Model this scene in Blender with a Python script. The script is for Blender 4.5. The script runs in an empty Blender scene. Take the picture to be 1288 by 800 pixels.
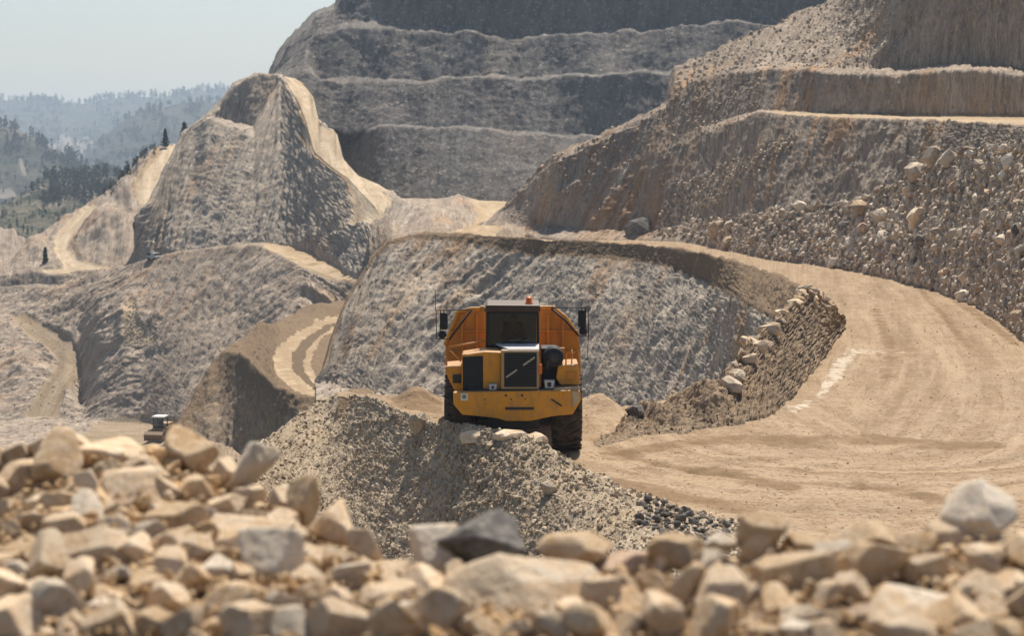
import bpy, bmesh, math, random
import numpy as np
from mathutils import Vector, Matrix, Euler

# ------------------------------------------------------------------ camera, sky, sun, exposure
scene = bpy.context.scene
COL = scene.collection
R = math.radians
FPX = 2583.0                      # focal length in pixels of a 1288 px wide frame
CAM_Z = 7.0
PITCH = math.atan(200.0 / FPX)    # the horizon sits at row 200 of 800

cam_d = bpy.data.cameras.new("camera")
cam = bpy.data.objects.new("camera", cam_d)
COL.objects.link(cam)
cam.location = (0, 0, CAM_Z)
cam.rotation_euler = (math.pi / 2 - PITCH, 0, 0)
cam_d.sensor_width = 36.0
cam_d.lens = 36.0 * FPX / 1288.0
cam_d.clip_start = 0.5
cam_d.clip_end = 30000
cam_d.dof.use_dof = True
cam_d.dof.focus_distance = 58.0
cam_d.dof.aperture_fstop = 1.6
cam_d.dof.aperture_blades = 7
scene.camera = cam

SUN_EL, SUN_AZ = R(57), R(12)     # azimuth from +Y (view axis) towards +X
sdir = Vector((math.sin(SUN_AZ) * math.cos(SUN_EL), math.cos(SUN_AZ) * math.cos(SUN_EL), math.sin(SUN_EL)))
world = bpy.data.worlds.new("World")
scene.world = world
world.use_nodes = True
wn = world.node_tree.nodes
wl = world.node_tree.links
sky = wn.new("ShaderNodeTexSky")
sky.sky_type = 'NISHITA'
sky.sun_disc = False
sky.sun_elevation = SUN_EL
sky.sun_rotation = SUN_AZ
sky.altitude = 200
sky.air_density = 1.0
sky.dust_density = 2.2
sky.ozone_density = 1.0
bg = wn["Background"]
bg.inputs["Strength"].default_value = 0.078
wl.new(sky.outputs[0], bg.inputs["Color"])

sun_d = bpy.data.lights.new("sun", 'SUN')
sun_d.energy = 5.0
sun_d.angle = R(0.6)
sun_d.color = (1.0, 0.93, 0.82)
sun = bpy.data.objects.new("sun", sun_d)
COL.objects.link(sun)
sun.rotation_euler = (-sdir).to_track_quat('-Z', 'Y').to_euler()

scene.view_settings.view_transform = 'Standard'
scene.view_settings.look = 'None'
scene.view_settings.gamma = 1.0
scene.view_settings.use_curve_mapping = False
scene.view_settings.exposure = 0.52
scene.render.engine = 'CYCLES'
scene.cycles.use_denoising = True
scene.cycles.max_bounces = 6
scene.cycles.diffuse_bounces = 4
scene.cycles.glossy_bounces = 3
scene.cycles.transmission_bounces = 4
scene.cycles.transparent_max_bounces = 8
scene.cycles.volume_bounces = 0
scene.cycles.caustics_reflective = False
scene.cycles.caustics_refractive = False

rng = np.random.default_rng(11)
random.seed(11)
_c, _s = math.cos(PITCH), math.sin(PITCH)


def unp(px, py, d):
    """Photo pixel and distance along +Y -> world point(s)."""
    px, py, d = np.broadcast_arrays(np.asarray(px, float), np.asarray(py, float), np.asarray(d, float))
    dx = (px - 644.0) / FPX
    dy = (400.0 - py) / FPX
    y = _c + dy * _s
    z = -_s + dy * _c
    return np.stack([dx / y * d, d, CAM_Z + z / y * d], -1)


def proj(p):
    x, y, z = p[..., 0], p[..., 1], p[..., 2] - CAM_Z
    f = y * _c - z * _s
    u = y * _s + z * _c
    return 644.0 + FPX * x / f, 400.0 - FPX * u / f


# ------------------------------------------------------------------ noise
_prng = np.random.default_rng(5)
_perm = _prng.permutation(256)
_perm = np.concatenate([_perm, _perm, _perm])
_grad = _prng.normal(size=(256, 3))
_grad /= np.linalg.norm(_grad, axis=1, keepdims=True)


def perlin(p):
    p = np.asarray(p, float)
    i = np.floor(p).astype(np.int64)
    f = p - i
    i &= 255
    w = f * f * f * (f * (f * 6 - 15) + 10)
    out = 0
    for dx in (0, 1):
        for dy in (0, 1):
            for dz in (0, 1):
                h = _perm[_perm[_perm[(i[..., 0] + dx) & 255] + ((i[..., 1] + dy) & 255)] + ((i[..., 2] + dz) & 255)] & 255
                g = _grad[h]
                v = g[..., 0] * (f[..., 0] - dx) + g[..., 1] * (f[..., 1] - dy) + g[..., 2] * (f[..., 2] - dz)
                out = out + v * (w[..., 0] if dx else 1 - w[..., 0]) * (w[..., 1] if dy else 1 - w[..., 1]) * (w[..., 2] if dz else 1 - w[..., 2])
    return out * 1.6


def fbm(p, octaves=4, gain=0.5):
    p = np.asarray(p, float)
    a, s, t = 1.0, 0.0, 0.0
    for k in range(octaves):
        s = s + a * perlin(p * 2.0 ** k + 17.3 * k)
        t += a
        a *= gain
    return s / t


def ridged(p, octaves=3, gain=0.5):
    p = np.asarray(p, float)
    a, s, t = 1.0, 0.0, 0.0
    for k in range(octaves):
        s = s + a * (1 - 2 * np.abs(perlin(p * 2.0 ** k + 9.1 * k)))
        t += a
        a *= gain
    return s / t


def facet(x, y, seed=0):
    """Flat tilted chips, one per Worley cell: broken rock."""
    x = np.asarray(x, np.float32) + 100.0 + seed
    y = np.asarray(y, np.float32) + 100.0 + seed * 1.7
    ix, iy = np.floor(x).astype(np.int32), np.floor(y).astype(np.int32)
    best = np.full(x.shape, 9e9, np.float32)
    out = np.zeros(x.shape, np.float32)
    for dx in (-1, 0, 1):
        for dy in (-1, 0, 1):
            h = _perm[_perm[(ix + dx) & 255] + ((iy + dy) & 255)]
            px_ = x - (ix + dx + 0.5 + 0.85 * _grad[h, 0].astype(np.float32) * 0.6)
            py_ = y - (iy + dy + 0.5 + 0.85 * _grad[h, 1].astype(np.float32) * 0.6)
            d = px_ * px_ + py_ * py_
            g = _grad[(h + 37) & 255]
            v = (g[..., 0] * px_ + g[..., 1] * py_ + 0.45 * g[..., 2]).astype(np.float32)
            m = d < best
            best = np.where(m, d, best)
            out = np.where(m, v, out)
    return out


# ------------------------------------------------------------------ materials
class NT:
    def __init__(self, name):
        self.m = bpy.data.materials.new(name)
        self.m.use_nodes = True
        self.t = self.m.node_tree
        self.n = self.t.nodes
        self.bsdf = self.n["Principled BSDF"]
        self.out = self.n["Material Output"]

    def link(self, a, b):
        self.t.links.new(a, b)

    def set(self, sock, v):
        if isinstance(v, bpy.types.NodeSocket):
            self.link(v, sock)
        else:
            if isinstance(v, (tuple, list)) and sock.type == 'RGBA' and len(v) == 3:
                v = (*v, 1.0)
            sock.default_value = v

    def attr(self, name, out="Vector"):
        a = self.n.new("ShaderNodeAttribute")
        a.attribute_name = name
        return a.outputs[out]

    def coord(self, which="Object"):
        return self.n.new("ShaderNodeTexCoord").outputs[which]

    def scale(self, vec, s):
        v = self.n.new("ShaderNodeVectorMath")
        v.operation = 'MULTIPLY'
        self.set(v.inputs[0], vec)
        v.inputs[1].default_value = s if isinstance(s, (tuple, list)) else (s, s, s)
        return v.outputs[0]

    def noise(self, vec, scale=1.0, detail=4.0, rough=0.55, dist=0.0):
        t = self.n.new("ShaderNodeTexNoise")
        self.set(t.inputs["Vector"], vec)
        t.inputs["Scale"].default_value = scale
        t.inputs["Detail"].default_value = detail
        t.inputs["Roughness"].default_value = rough
        t.inputs["Distortion"].default_value = dist
        return t.outputs["Fac"]

    def voronoi(self, vec, scale=1.0, feature='F1', out="Distance"):
        t = self.n.new("ShaderNodeTexVoronoi")
        t.feature = feature
        self.set(t.inputs["Vector"], vec)
        t.inputs["Scale"].default_value = scale
        return t.outputs[out]

    def ramp(self, fac, *stops):
        r = self.n.new("ShaderNodeValToRGB")
        e = r.color_ramp.elements
        while len(e) < len(stops):
            e.new(0.5)
        for el, (p, c) in zip(e, stops):
            el.position = p
            el.color = (*c, 1) if isinstance(c, (tuple, list)) else (c, c, c, 1)
        self.set(r.inputs[0], fac)
        return r.outputs[0]

    def mix(self, fac, a, b, mode='MIX'):
        m = self.n.new("ShaderNodeMix")
        m.data_type = 'RGBA'
        m.blend_type = mode
        self.set(m.inputs[0], fac)
        self.set(m.inputs[6], a)
        self.set(m.inputs[7], b)
        return m.outputs[2]

    def math(self, op, a, b=0.0):
        m = self.n.new("ShaderNodeMath")
        m.operation = op
        self.set(m.inputs[0], a)
        self.set(m.inputs[1], b)
        return m.outputs[0]

    def bump(self, h, strength=0.5, dist=0.1, normal=None):
        b = self.n.new("ShaderNodeBump")
        b.inputs["Strength"].default_value = strength
        b.inputs["Distance"].default_value = dist
        self.set(b.inputs["Height"], h)
        if normal is not None:
            self.set(b.inputs["Normal"], normal)
        return b.outputs[0]

    def facet(self, vec, scale):
        t = self.n.new("ShaderNodeTexVoronoi")
        self.set(t.inputs["Vector"], vec)
        t.inputs["Scale"].default_value = scale
        sub = self.n.new("ShaderNodeVectorMath")
        sub.operation = 'SUBTRACT'
        self.set(sub.inputs[0], vec)
        self.link(t.outputs["Position"], sub.inputs[1])
        c = self.n.new("ShaderNodeVectorMath")
        c.operation = 'SUBTRACT'
        self.link(t.outputs["Color"], c.inputs[0])
        c.inputs[1].default_value = (0.5, 0.5, 0.5)
        d = self.n.new("ShaderNodeVectorMath")
        d.operation = 'DOT_PRODUCT'
        self.link(sub.outputs[0], d.inputs[0])
        self.link(c.outputs[0], d.inputs[1])
        sep = self.n.new("ShaderNodeSeparateColor")
        self.link(t.outputs["Color"], sep.inputs[0])
        return self.math('MULTIPLY', d.outputs["Value"], scale), sep.outputs[0]

    def done(self, color, rough=0.9, normal=None, spec=0.2):
        self.set(self.bsdf.inputs["Base Color"], color)
        self.set(self.bsdf.inputs["Roughness"], rough)
        self.bsdf.inputs["Specular IOR Level"].default_value = spec
        if normal is not None:
            self.set(self.bsdf.inputs["Normal"], normal)
        return self.m


def rock_face_mat(name, cols, sc, stain=0.5, soilcol=(0.195, 0.13, 0.077), pale=0.3):
    """cols = (dark, mid, light, stain); sc = size in metres of the main blotches."""
    m = NT(name)
    o = m.coord()
    fl = m.attr("flow")
    big = m.noise(o, 0.35 / sc, 5, 0.6, 0.6)
    streak = m.noise(m.scale(fl, (1.0 / sc * 1.3, 0.22 / sc, 1)), 1.0, 6, 0.65, 0.4)
    fine = m.noise(o, 3.2 / sc, 6, 0.7)
    grit = m.noise(o, 14.0 / sc, 3, 0.7)
    c = m.ramp(streak, (0.30, cols[0]), (0.47, cols[1]), (0.66, cols[2]))
    c = m.mix(m.ramp(big, (0.4, 0.0), (0.62, 0.75)), c, m.mix(fine, cols[0], cols[1]))
    s3 = m.noise(m.scale(fl, (4.2 / sc, 0.32 / sc, 1)), 1.0, 5, 0.65, 0.25)
    c = m.mix(m.ramp(s3, (0.36, 0.6), (0.47, 0.0)), c, m.mix(0.7, c, cols[0]))
    c = m.mix(m.ramp(s3, (0.54, 0.0), (0.66, 0.65)), c, cols[2])
    st = m.noise(m.scale(fl, (0.8 / sc, 0.16 / sc, 1)), 0.7, 5, 0.6, 0.8)
    sb = m.noise(o, 0.16 / sc, 3, 0.5)
    stf = m.math('MULTIPLY', m.ramp(st, (0.49, 0.0), (0.62, 1.0)), m.ramp(sb, (0.45, 0.0), (0.6, stain)))
    c = m.mix(stf, c, cols[3])
    c = m.mix(m.ramp(fine, (0.55, 0.0), (0.75, pale)), c, (0.5, 0.43, 0.35))
    c = m.mix(m.ramp(grit, (0.3, 0.0), (0.7, 0.55)), c, m.mix(0.5, c, cols[2]), 'MIX')
    c = m.mix(m.ramp(grit, (0.32, 0.35), (0.45, 0.0)), c, m.mix(0.6, c, (0.08, 0.075, 0.07)))
    wob = m.n.new("ShaderNodeVectorMath")
    wob.operation = 'ADD'
    m.link(m.scale(fl, (1, 0.4, 1)), wob.inputs[0])
    m.link(m.scale(o, 0.35), wob.inputs[1])
    wv = wob.outputs[0]
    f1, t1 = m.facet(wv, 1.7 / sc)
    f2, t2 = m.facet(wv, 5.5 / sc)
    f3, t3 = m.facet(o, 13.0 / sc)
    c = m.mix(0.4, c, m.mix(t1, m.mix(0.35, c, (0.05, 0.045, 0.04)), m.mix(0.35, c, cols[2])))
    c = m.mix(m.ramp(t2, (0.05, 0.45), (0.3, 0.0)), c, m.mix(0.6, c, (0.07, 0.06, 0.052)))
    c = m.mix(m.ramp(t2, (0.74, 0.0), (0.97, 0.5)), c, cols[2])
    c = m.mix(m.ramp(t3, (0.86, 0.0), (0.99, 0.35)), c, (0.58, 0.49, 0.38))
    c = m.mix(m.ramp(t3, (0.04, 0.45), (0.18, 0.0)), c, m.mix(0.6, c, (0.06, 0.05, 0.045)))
    soil = m.attr("soil", "Fac")
    sn = m.math('ADD', soil, m.math('MULTIPLY', m.math('SUBTRACT', fine, 0.5), 0.9))
    sf = m.ramp(sn, (0.4, 0.0), (0.6, 1.0))
    scl = m.mix(grit, m.mix(0.4, soilcol, (0.06, 0.045, 0.03)), m.mix(0.35, soilcol, (0.35, 0.26, 0.17)))
    c = m.mix(sf, c, scl)
    h = m.math('ADD', m.math('MULTIPLY', fine, 0.6), m.math('MULTIPLY', grit, 0.4))
    h = m.math('ADD', h, m.math('MULTIPLY', m.math('ADD', streak, s3), 0.5))
    nb = m.bump(h, 0.6, 0.12 * sc)
    nb = m.bump(f1, 0.35, 0.2 * sc, nb)
    nb = m.bump(f2, 0.75, 0.10 * sc, nb)
    nb = m.bump(f3, 0.6, 0.04 * sc, nb)
    return m.done(c, 0.95, nb, 0.1)


def road_mat(name, base=(0.325, 0.238, 0.155), sc=1.0, ruts=0.0):
    m = NT(name)
    o = m.coord()
    fl = m.attr("flow")
    big = m.noise(o, 0.12 / sc, 4, 0.6, 0.5)
    med = m.noise(o, 0.9 / sc, 5, 0.6)
    grit = m.noise(o, 7.0 / sc, 4, 0.7)
    peb = m.voronoi(o, 6.0 / sc)
    b = base
    c = m.mix(big, tuple(x * 0.80 for x in b), tuple(min(1, x * 1.18) for x in b))
    c = m.mix(m.ramp(med, (0.42, 0.55), (0.56, 0.0)), c, (b[0] * 0.72, b[1] * 0.66, b[2] * 0.58))
    c = m.mix(m.ramp(grit, (0.34, 0.55), (0.46, 0.0)), c, (b[0] * 0.5, b[1] * 0.45, b[2] * 0.4))
    c = m.mix(m.ramp(grit, (0.6, 0.0), (0.75, 0.5)), c, (0.58, 0.5, 0.4))
    # wheel tracks follow the road
    tr = m.noise(m.scale(fl, (1.1 / sc, 0.07 / sc, 1)), 1.0, 4, 0.6, 0.3)
    c = m.mix(m.ramp(tr, (0.5, 0.0), (0.64, 0.5 + ruts)), c, (b[0] * 1.25, b[1] * 1.25, b[2] * 1.25))
    c = m.mix(m.ramp(tr, (0.36, 0.45 + ruts), (0.47, 0.0)), c, (b[0] * 0.66, b[1] * 0.6, b[2] * 0.52))
    tr2 = m.noise(m.scale(fl, (3.6 / sc, 0.16 / sc, 1)), 1.0, 5, 0.65, 0.2)
    c = m.mix(m.ramp(tr2, (0.34, 0.55), (0.46, 0.0)), c, (b[0] * 0.58, b[1] * 0.5, b[2] * 0.42))
    c = m.mix(m.ramp(tr2, (0.56, 0.0), (0.7, 0.55)), c, (b[0] * 1.3, b[1] * 1.3, b[2] * 1.32))
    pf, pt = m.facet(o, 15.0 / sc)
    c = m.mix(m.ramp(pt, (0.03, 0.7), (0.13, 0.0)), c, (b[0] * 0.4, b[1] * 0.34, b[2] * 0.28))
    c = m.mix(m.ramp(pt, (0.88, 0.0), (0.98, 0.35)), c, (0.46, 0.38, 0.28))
    rt = m.math('MULTIPLY', m.attr("rut", "Fac"), m.ramp(m.noise(o, 1.6, 4, 0.6), (0.35, 0.25), (0.6, 1.0)))
    c = m.mix(m.math('MULTIPLY', rt, 0.62), c, (b[0] * 0.52, b[1] * 0.45, b[2] * 0.37))
    # white lime spill / packed mud are attributes painted by place
    c = m.mix(m.ramp(m.math('ADD', m.attr("pale", "Fac"), m.math('MULTIPLY', m.math('SUBTRACT', m.noise(o, 2.2, 6, 0.7), 0.5), 4.0)), (0.62, 0.0), (0.95, 1.0)), c, (0.46, 0.39, 0.30))
    c = m.mix(m.ramp(m.math('ADD', m.attr("soil", "Fac"), m.math('MULTIPLY', m.math('SUBTRACT', med, 0.5), 2.4)), (0.36, 0.0), (0.85, 0.8)), c, (b[0] * 0.52, b[1] * 0.45, b[2] * 0.36))
    h = m.math('ADD', m.math('MULTIPLY', grit, 0.5), m.math('MULTIPLY', med, 0.8))
    h = m.math('ADD', h, m.math('MULTIPLY', m.math('ADD', tr, tr2), 0.5))
    h = m.math('ADD', h, m.math('MULTIPLY', pf, 0.5))
    return m.done(c, 0.95, m.bump(h, 0.5, 0.09 * sc), 0.1)


GREY = ((0.18, 0.148, 0.12), (0.36, 0.298, 0.236), (0.53, 0.448, 0.355), (0.45, 0.245, 0.10))
COOL = ((0.072, 0.067, 0.063), (0.145, 0.133, 0.122), (0.235, 0.212, 0.188), (0.24, 0.165, 0.11))
WARM = ((0.145, 0.11, 0.086), (0.31, 0.243, 0.186), (0.47, 0.382, 0.295), (0.43, 0.22, 0.085))
BROWN = ((0.13, 0.088, 0.058), (0.28, 0.2, 0.132), (0.42, 0.32, 0.222), (0.40, 0.205, 0.08))
MAT = {}
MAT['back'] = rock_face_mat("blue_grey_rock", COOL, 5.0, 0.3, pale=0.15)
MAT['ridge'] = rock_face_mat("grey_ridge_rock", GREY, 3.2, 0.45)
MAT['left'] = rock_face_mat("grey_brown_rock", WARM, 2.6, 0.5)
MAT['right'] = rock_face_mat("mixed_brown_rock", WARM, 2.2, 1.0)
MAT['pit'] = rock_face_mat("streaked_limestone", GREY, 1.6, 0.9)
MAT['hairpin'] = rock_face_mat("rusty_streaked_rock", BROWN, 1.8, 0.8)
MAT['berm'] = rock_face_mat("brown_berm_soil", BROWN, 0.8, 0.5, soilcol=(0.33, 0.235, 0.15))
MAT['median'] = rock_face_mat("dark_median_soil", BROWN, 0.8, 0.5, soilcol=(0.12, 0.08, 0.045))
MAT['track'] = road_mat("bleached_track_dirt", (0.50, 0.40, 0.28), 2.5)
MAT['bank'] = rock_face_mat("grey_gravel_bank", ((0.19, 0.145, 0.10), (0.39, 0.305, 0.21), (0.54, 0.44, 0.32), (0.44, 0.30, 0.16)), 0.45, 0.5)
MAT['heap'] = rock_face_mat("gap_shade_ground", ((0.08, 0.055, 0.033), (0.18, 0.125, 0.075), (0.30, 0.21, 0.13), (0.27, 0.16, 0.08)), 0.12, 0.3)  # ground colour darkened to deepen the shade in gaps between rocks
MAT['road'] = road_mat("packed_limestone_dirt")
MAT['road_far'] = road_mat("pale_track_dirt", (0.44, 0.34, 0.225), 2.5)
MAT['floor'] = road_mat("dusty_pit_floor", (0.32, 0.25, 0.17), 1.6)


# ------------------------------------------------------------------ terrain lofts
def inpoly(px, py, poly):
    poly = np.asarray(poly, float)
    x0, y0 = poly[:, 0], poly[:, 1]
    x1, y1 = np.roll(x0, -1), np.roll(y0, -1)
    r = np.zeros(px.shape, bool)
    for a, b, c, d in zip(x0, y0, x1, y1):
        if b == d:
            continue
        t = ((b > py) != (d > py)) & (px < (c - a) * (py - b) / (d - b) + a)
        r ^= t
    return r


def blur(m, n):
    for _ in range(n):
        q = np.pad(m, 1, mode='edge')
        m = (q[:-2, 1:-1] + q[2:, 1:-1] + q[1:-1, :-2] + q[1:-1, 2:] + 2 * q[1:-1, 1:-1]) / 6
    return m


def mesh_grid(name, P, mask, mat, attrs, kind='structure'):
    """Quads of grid P where mask is set -> one mesh object."""
    nr, nc = P.shape[:2]
    idx = np.arange(nr * nc).reshape(nr, nc)
    q = np.stack([idx[:-1, :-1], idx[1:, :-1], idx[1:, 1:], idx[:-1, 1:]], -1)[mask]
    used = np.unique(q)
    if len(used) == 0:
        return None
    rem = np.full(nr * nc, -1)
    rem[used] = np.arange(len(used))
    q = rem[q]
    v = P.reshape(-1, 3)[used]
    me = bpy.data.meshes.new(name)
    me.vertices.add(len(v))
    me.vertices.foreach_set("co", v.ravel().astype(np.float32))
    me.loops.add(q.size)
    me.loops.foreach_set("vertex_index", q.ravel().astype(np.int32))
    me.polygons.add(len(q))
    me.polygons.foreach_set("loop_start", (np.arange(len(q)) * 4).astype(np.int32))
    me.polygons.foreach_set("use_smooth", np.ones(len(q), bool))
    for an, (av, tp) in attrs.items():
        a = me.attributes.new(an, tp, 'POINT')
        av = av.reshape(nr * nc, -1)[used].astype(np.float32)
        a.data.foreach_set("vector" if tp == 'FLOAT_VECTOR' else "value", av.ravel())
    me.update()
    me.validate()
    me.materials.append(mat)
    ob = bpy.data.objects.new(name, me)
    COL.objects.link(ob)
    ob["kind"] = kind
    return ob


LAYER = {}
SMOOTH = True


def back_row(row, dd, dz):
    return ('world', row, dd, dz)


def layer(key, px0, px1, rows, name, mat, amp, freq, shear=0.0, soil=None, roads=(), bumps=(), step=2.0,
          vstep=2.0, seed=0.0, gully=0.6, fine=0.2, pale=None, flat=0.85, mud=None, chip=0.13, rutdepth=0.0, mudblur=2):
    """rows: far/top -> near/bottom.  Each row: list of (px, py, d) or ('world', row, dd, dz).
    amp: displacement in metres per row; soil: per-row brown soil share; roads: [(name, mat, polygon)]"""
    cols = np.arange(px0, px1 + step, step)
    base = []
    for r in rows:
        if isinstance(r, tuple) and r[0] == 'world':
            b = base_of(r[1], cols).copy()
            b[:, 1] += r[2]
            b[:, 0] *= (b[:, 1] / (b[:, 1] - r[2]))
            b[:, 2] += r[3]
            base.append(b)
        else:
            base.append(base_of(r, cols))
    base = np.array(base)
    nr = len(rows)
    if not isinstance(amp, (list, tuple)):
        amp = [amp] * nr
    if soil is None:
        soil = [0.0] * nr
    G, A, S = [], [], []
    for k in range(nr - 1):
        x0, y0 = proj(base[k])
        x1, y1 = proj(base[k + 1])
        vis = (x0 > -80) & (x0 < 1370)
        gap = np.abs(y1 - y0)[vis]
        gap = gap.max() if gap.size else 40
        length = np.linalg.norm(base[k + 1] - base[k], axis=1).max()
        n = int(np.clip(max(gap / vstep, 6), 6, 260))
        ts = np.linspace(0, 1, n, endpoint=(k == nr - 2))
        for t in ts:
            G.append(base[k] * (1 - t) + base[k + 1] * t)
            A.append(amp[k] * (1 - t) + amp[k + 1] * t)
            S.append(soil[k] * (1 - t) + soil[k + 1] * t)
    G = np.array(G)
    A = np.repeat(np.array(A)[:, None], len(cols), 1)
    S = np.repeat(np.array(S)[:, None], len(cols), 1)
    # strike / slope coordinates in metres
    du = np.linalg.norm(np.diff(G[len(G) // 2], axis=0)[:, :2], axis=1)
    u = np.concatenate([[0], np.cumsum(du)])[None, :] + 0 * G[..., 0]
    dv = np.linalg.norm(np.diff(G, axis=0), axis=2)
    v = np.concatenate([np.zeros((1, len(cols))), np.cumsum(dv, 0)], 0)
    fu = u + shear * v
    # coarse normals
    Gs = G.copy()
    tu = np.gradient(Gs, axis=1)
    tv = np.gradient(Gs, axis=0)
    N = np.cross(tv, tu)
    ln = np.linalg.norm(N, axis=2, keepdims=True)
    N = N / np.maximum(ln, 1e-9)
    for c in range(3):
        N[..., c] = blur(N[..., c], 6)
    N /= np.maximum(np.linalg.norm(N, axis=2, keepdims=True), 1e-9)
    flip = (N[..., 2] < 0) & (np.abs(N[..., 2]) > 0.15)
    N[flip] *= -1
    ppx, ppy = proj(G)
    road_soft = np.zeros(G.shape[:2])
    for rd in roads:
        road_soft = np.maximum(road_soft, inpoly(ppx, ppy, rd[2]).astype(float))
    road_soft = blur(road_soft, 2)
    for (bx, by, rx, ry, dz) in bumps:
        G[..., 2] += dz * np.exp(-((ppx - bx) / rx) ** 2 - ((ppy - by) / ry) ** 2)
    # noise displacement
    P3 = G * freq + seed
    gl = ridged(np.stack([fu * freq * 1.5, v * freq * 0.30, 0 * u + seed + 3.3], -1), 4, 0.55)
    gl2 = ridged(np.stack([fu * freq * 6, v * freq * 1.2, 0 * u + seed + 8.3], -1), 4, 0.7)
    iso = fbm(P3 * 1.3, 5, 0.6)
    iso2 = fbm(P3 * 9.0, 4, 0.7)
    D = A * (1 - flat * road_soft) * (gully * (0.75 * gl + 0.2 * gl2) + (1 - gully) * 1.1 * iso + fine * iso2)
    D += A * (1 - flat * road_soft) * (chip * facet(fu * freq * 3.6, v * freq * 0.8, seed) + 0.7 * chip * facet(fu * freq * 9.0, v * freq * 3.5, seed + 3))
    G = G + N * D[..., None]
    # crags: sideways jitter breaks straight edges
    G[..., 2] += A * (1 - flat * road_soft) * 0.35 * fbm(P3 * 3.0 + 5, 3)
    soilA = S + 0.0
    paleA = np.zeros(G.shape[:2])
    for pp in (pale or ()):
        paleA = np.maximum(paleA, blur(inpoly(ppx, ppy, pp).astype(float), 3))
    for pp in (mud or ()):
        soilA = np.maximum(soilA, blur(inpoly(ppx, ppy, pp).astype(float), mudblur) * 0.8)
    attrs = {"flow": (np.stack([fu, v, 0 * u], -1), 'FLOAT_VECTOR'), "soil": (soilA, 'FLOAT'), "pale": (paleA, 'FLOAT')}
    cx = (ppx[:-1, :-1] + ppx[1:, 1:]) / 2
    cy = (ppy[:-1, :-1] + ppy[1:, 1:]) / 2
    jx = 3.4 * fbm(np.stack([cx * 0.15, cy * 0.15, 0 * cx + seed], -1), 2)
    free = np.ones(cx.shape, bool)
    for rd in roads:
        mk = inpoly(cx + jx, cy + jx, rd[2]) & free
        free &= ~mk
        f2 = rd[3] if len(rd) > 3 else None
        at = dict(attrs)
        if f2 is not None:      # flow along the road's own axis (a pixel polyline)
            ax = []
            for q in f2:
                dq = (ppx - q[0]) ** 2 + (ppy - q[1]) ** 2
                k_ = np.unravel_index(np.argmin(dq), dq.shape)
                w_ = G[k_][:2] if dq[k_] < 900 else unp(q[0], q[1], 1.0)[:2] * (CAM_Z / (CAM_Z - unp(q[0], q[1], 1.0)[2]))
                ax.append(w_)
            ax = np.array(ax)
            for _ in range(2):      # round the corners
                m_ = [ax[0]]
                for a, b in zip(ax[:-1], ax[1:]):
                    m_ += [a * 0.75 + b * 0.25, a * 0.25 + b * 0.75]
                ax = np.array(m_ + [ax[-1]])
            best = np.full(G.shape[:2], 1e18)
            uu = np.zeros(G.shape[:2])
            vv = np.zeros(G.shape[:2])
            run = 0.0
            for a, b in zip(ax[:-1], ax[1:]):
                ab = b - a
                L = max(np.hypot(*ab), 1e-6)
                t = np.clip(((G[..., 0] - a[0]) * ab[0] + (G[..., 1] - a[1]) * ab[1]) / L ** 2, 0, 1)
                ex = G[..., 0] - a[0] - t * ab[0]
                ey = G[..., 1] - a[1] - t * ab[1]
                dd = ex * ex + ey * ey
                sg = np.sign(ab[0] * ey - ab[1] * ex)
                m_ = dd < best
                best[m_] = dd[m_]
                uu[m_] = (np.sqrt(dd) * sg)[m_]
                vv[m_] = (run + t * L)[m_]
                run += L
            rut = np.zeros(G.shape[:2])
            wv_ = 0.5 * fbm(np.stack([vv * 0.04, 0 * vv + seed, 0 * vv], -1), 2)
            for c_ in (-6.3, -4.1, -3.6, -1.5, -1.1, 1.1, 1.5, 3.4, 5.8):
                on = np.clip(0.55 + 1.6 * fbm(np.stack([vv * 0.03, 0 * vv + c_ * 3.3, 0 * vv], -1), 2), 0, 1)
                rut = np.maximum(rut, on * np.exp(-((uu - c_ - wv_) / 0.24) ** 2))
            at["rut"] = (rut, 'FLOAT')
            if rutdepth:
                G = G.copy()
                G[..., 2] -= rutdepth * rut
            at["flow"] = (np.stack([uu, vv, 0 * u], -1), 'FLOAT_VECTOR')
        mesh_grid(rd[0], G, mk, rd[1], at)
    ob = mesh_grid(name, G, free, mat, attrs)
    Nn = np.cross(np.gradient(G, axis=0), np.gradient(G, axis=1))
    Nn /= np.maximum(np.linalg.norm(Nn, axis=2, keepdims=True), 1e-9)
    Nn[Nn[..., 2] < 0] *= -1
    LAYER[key] = dict(P=G, N=Nn, px=ppx, py=ppy, cols=cols)
    return ob


def base_of(row, cols):
    if isinstance(row, tuple) and row[0] == 'world':
        b = base_of(row[1], cols).copy()
        b[:, 1] += row[2]
        b[:, 0] *= (b[:, 1] / (b[:, 1] - row[2]))
        b[:, 2] += row[3]
        return b
    r = np.asarray(row, float)
    py = np.interp(cols, r[:, 0], r[:, 1])
    d = np.interp(cols, r[:, 0], r[:, 2])
    k = np.ones(5) / 5
    if SMOOTH:
        d = np.convolve(np.pad(d, 2, mode='edge'), k, 'valid')
    return unp(cols, py, d)


def between(a, b, t):
    a, b = np.array(a), np.array(b)
    x = np.union1d(a[:, 0], b[:, 0])
    f = lambda r, k: np.interp(x, r[:, 0], r[:, k])
    return list(zip(x, f(a, 1) * (1 - t) + f(b, 1) * t, f(a, 2) * (1 - t) + f(b, 2) * t))


# --- the valley ground reaching the horizon
me = bpy.data.meshes.new("ground")
gs = 14000
me.from_pydata([(-gs, -200, -62), (gs, -200, -62), (gs, gs, -62), (-gs, gs, -62)], [], [(0, 1, 2, 3)])
gm = NT("valley_scrub")
gm.done(gm.mix(gm.noise(gm.coord(), 0.02, 5), (0.05, 0.065, 0.03), (0.16, 0.13, 0.08)), 1.0)
me.materials.append(gm.m)
gob = bpy.data.objects.new("ground", me)
COL.objects.link(gob)
gob["kind"] = "structure"


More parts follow.
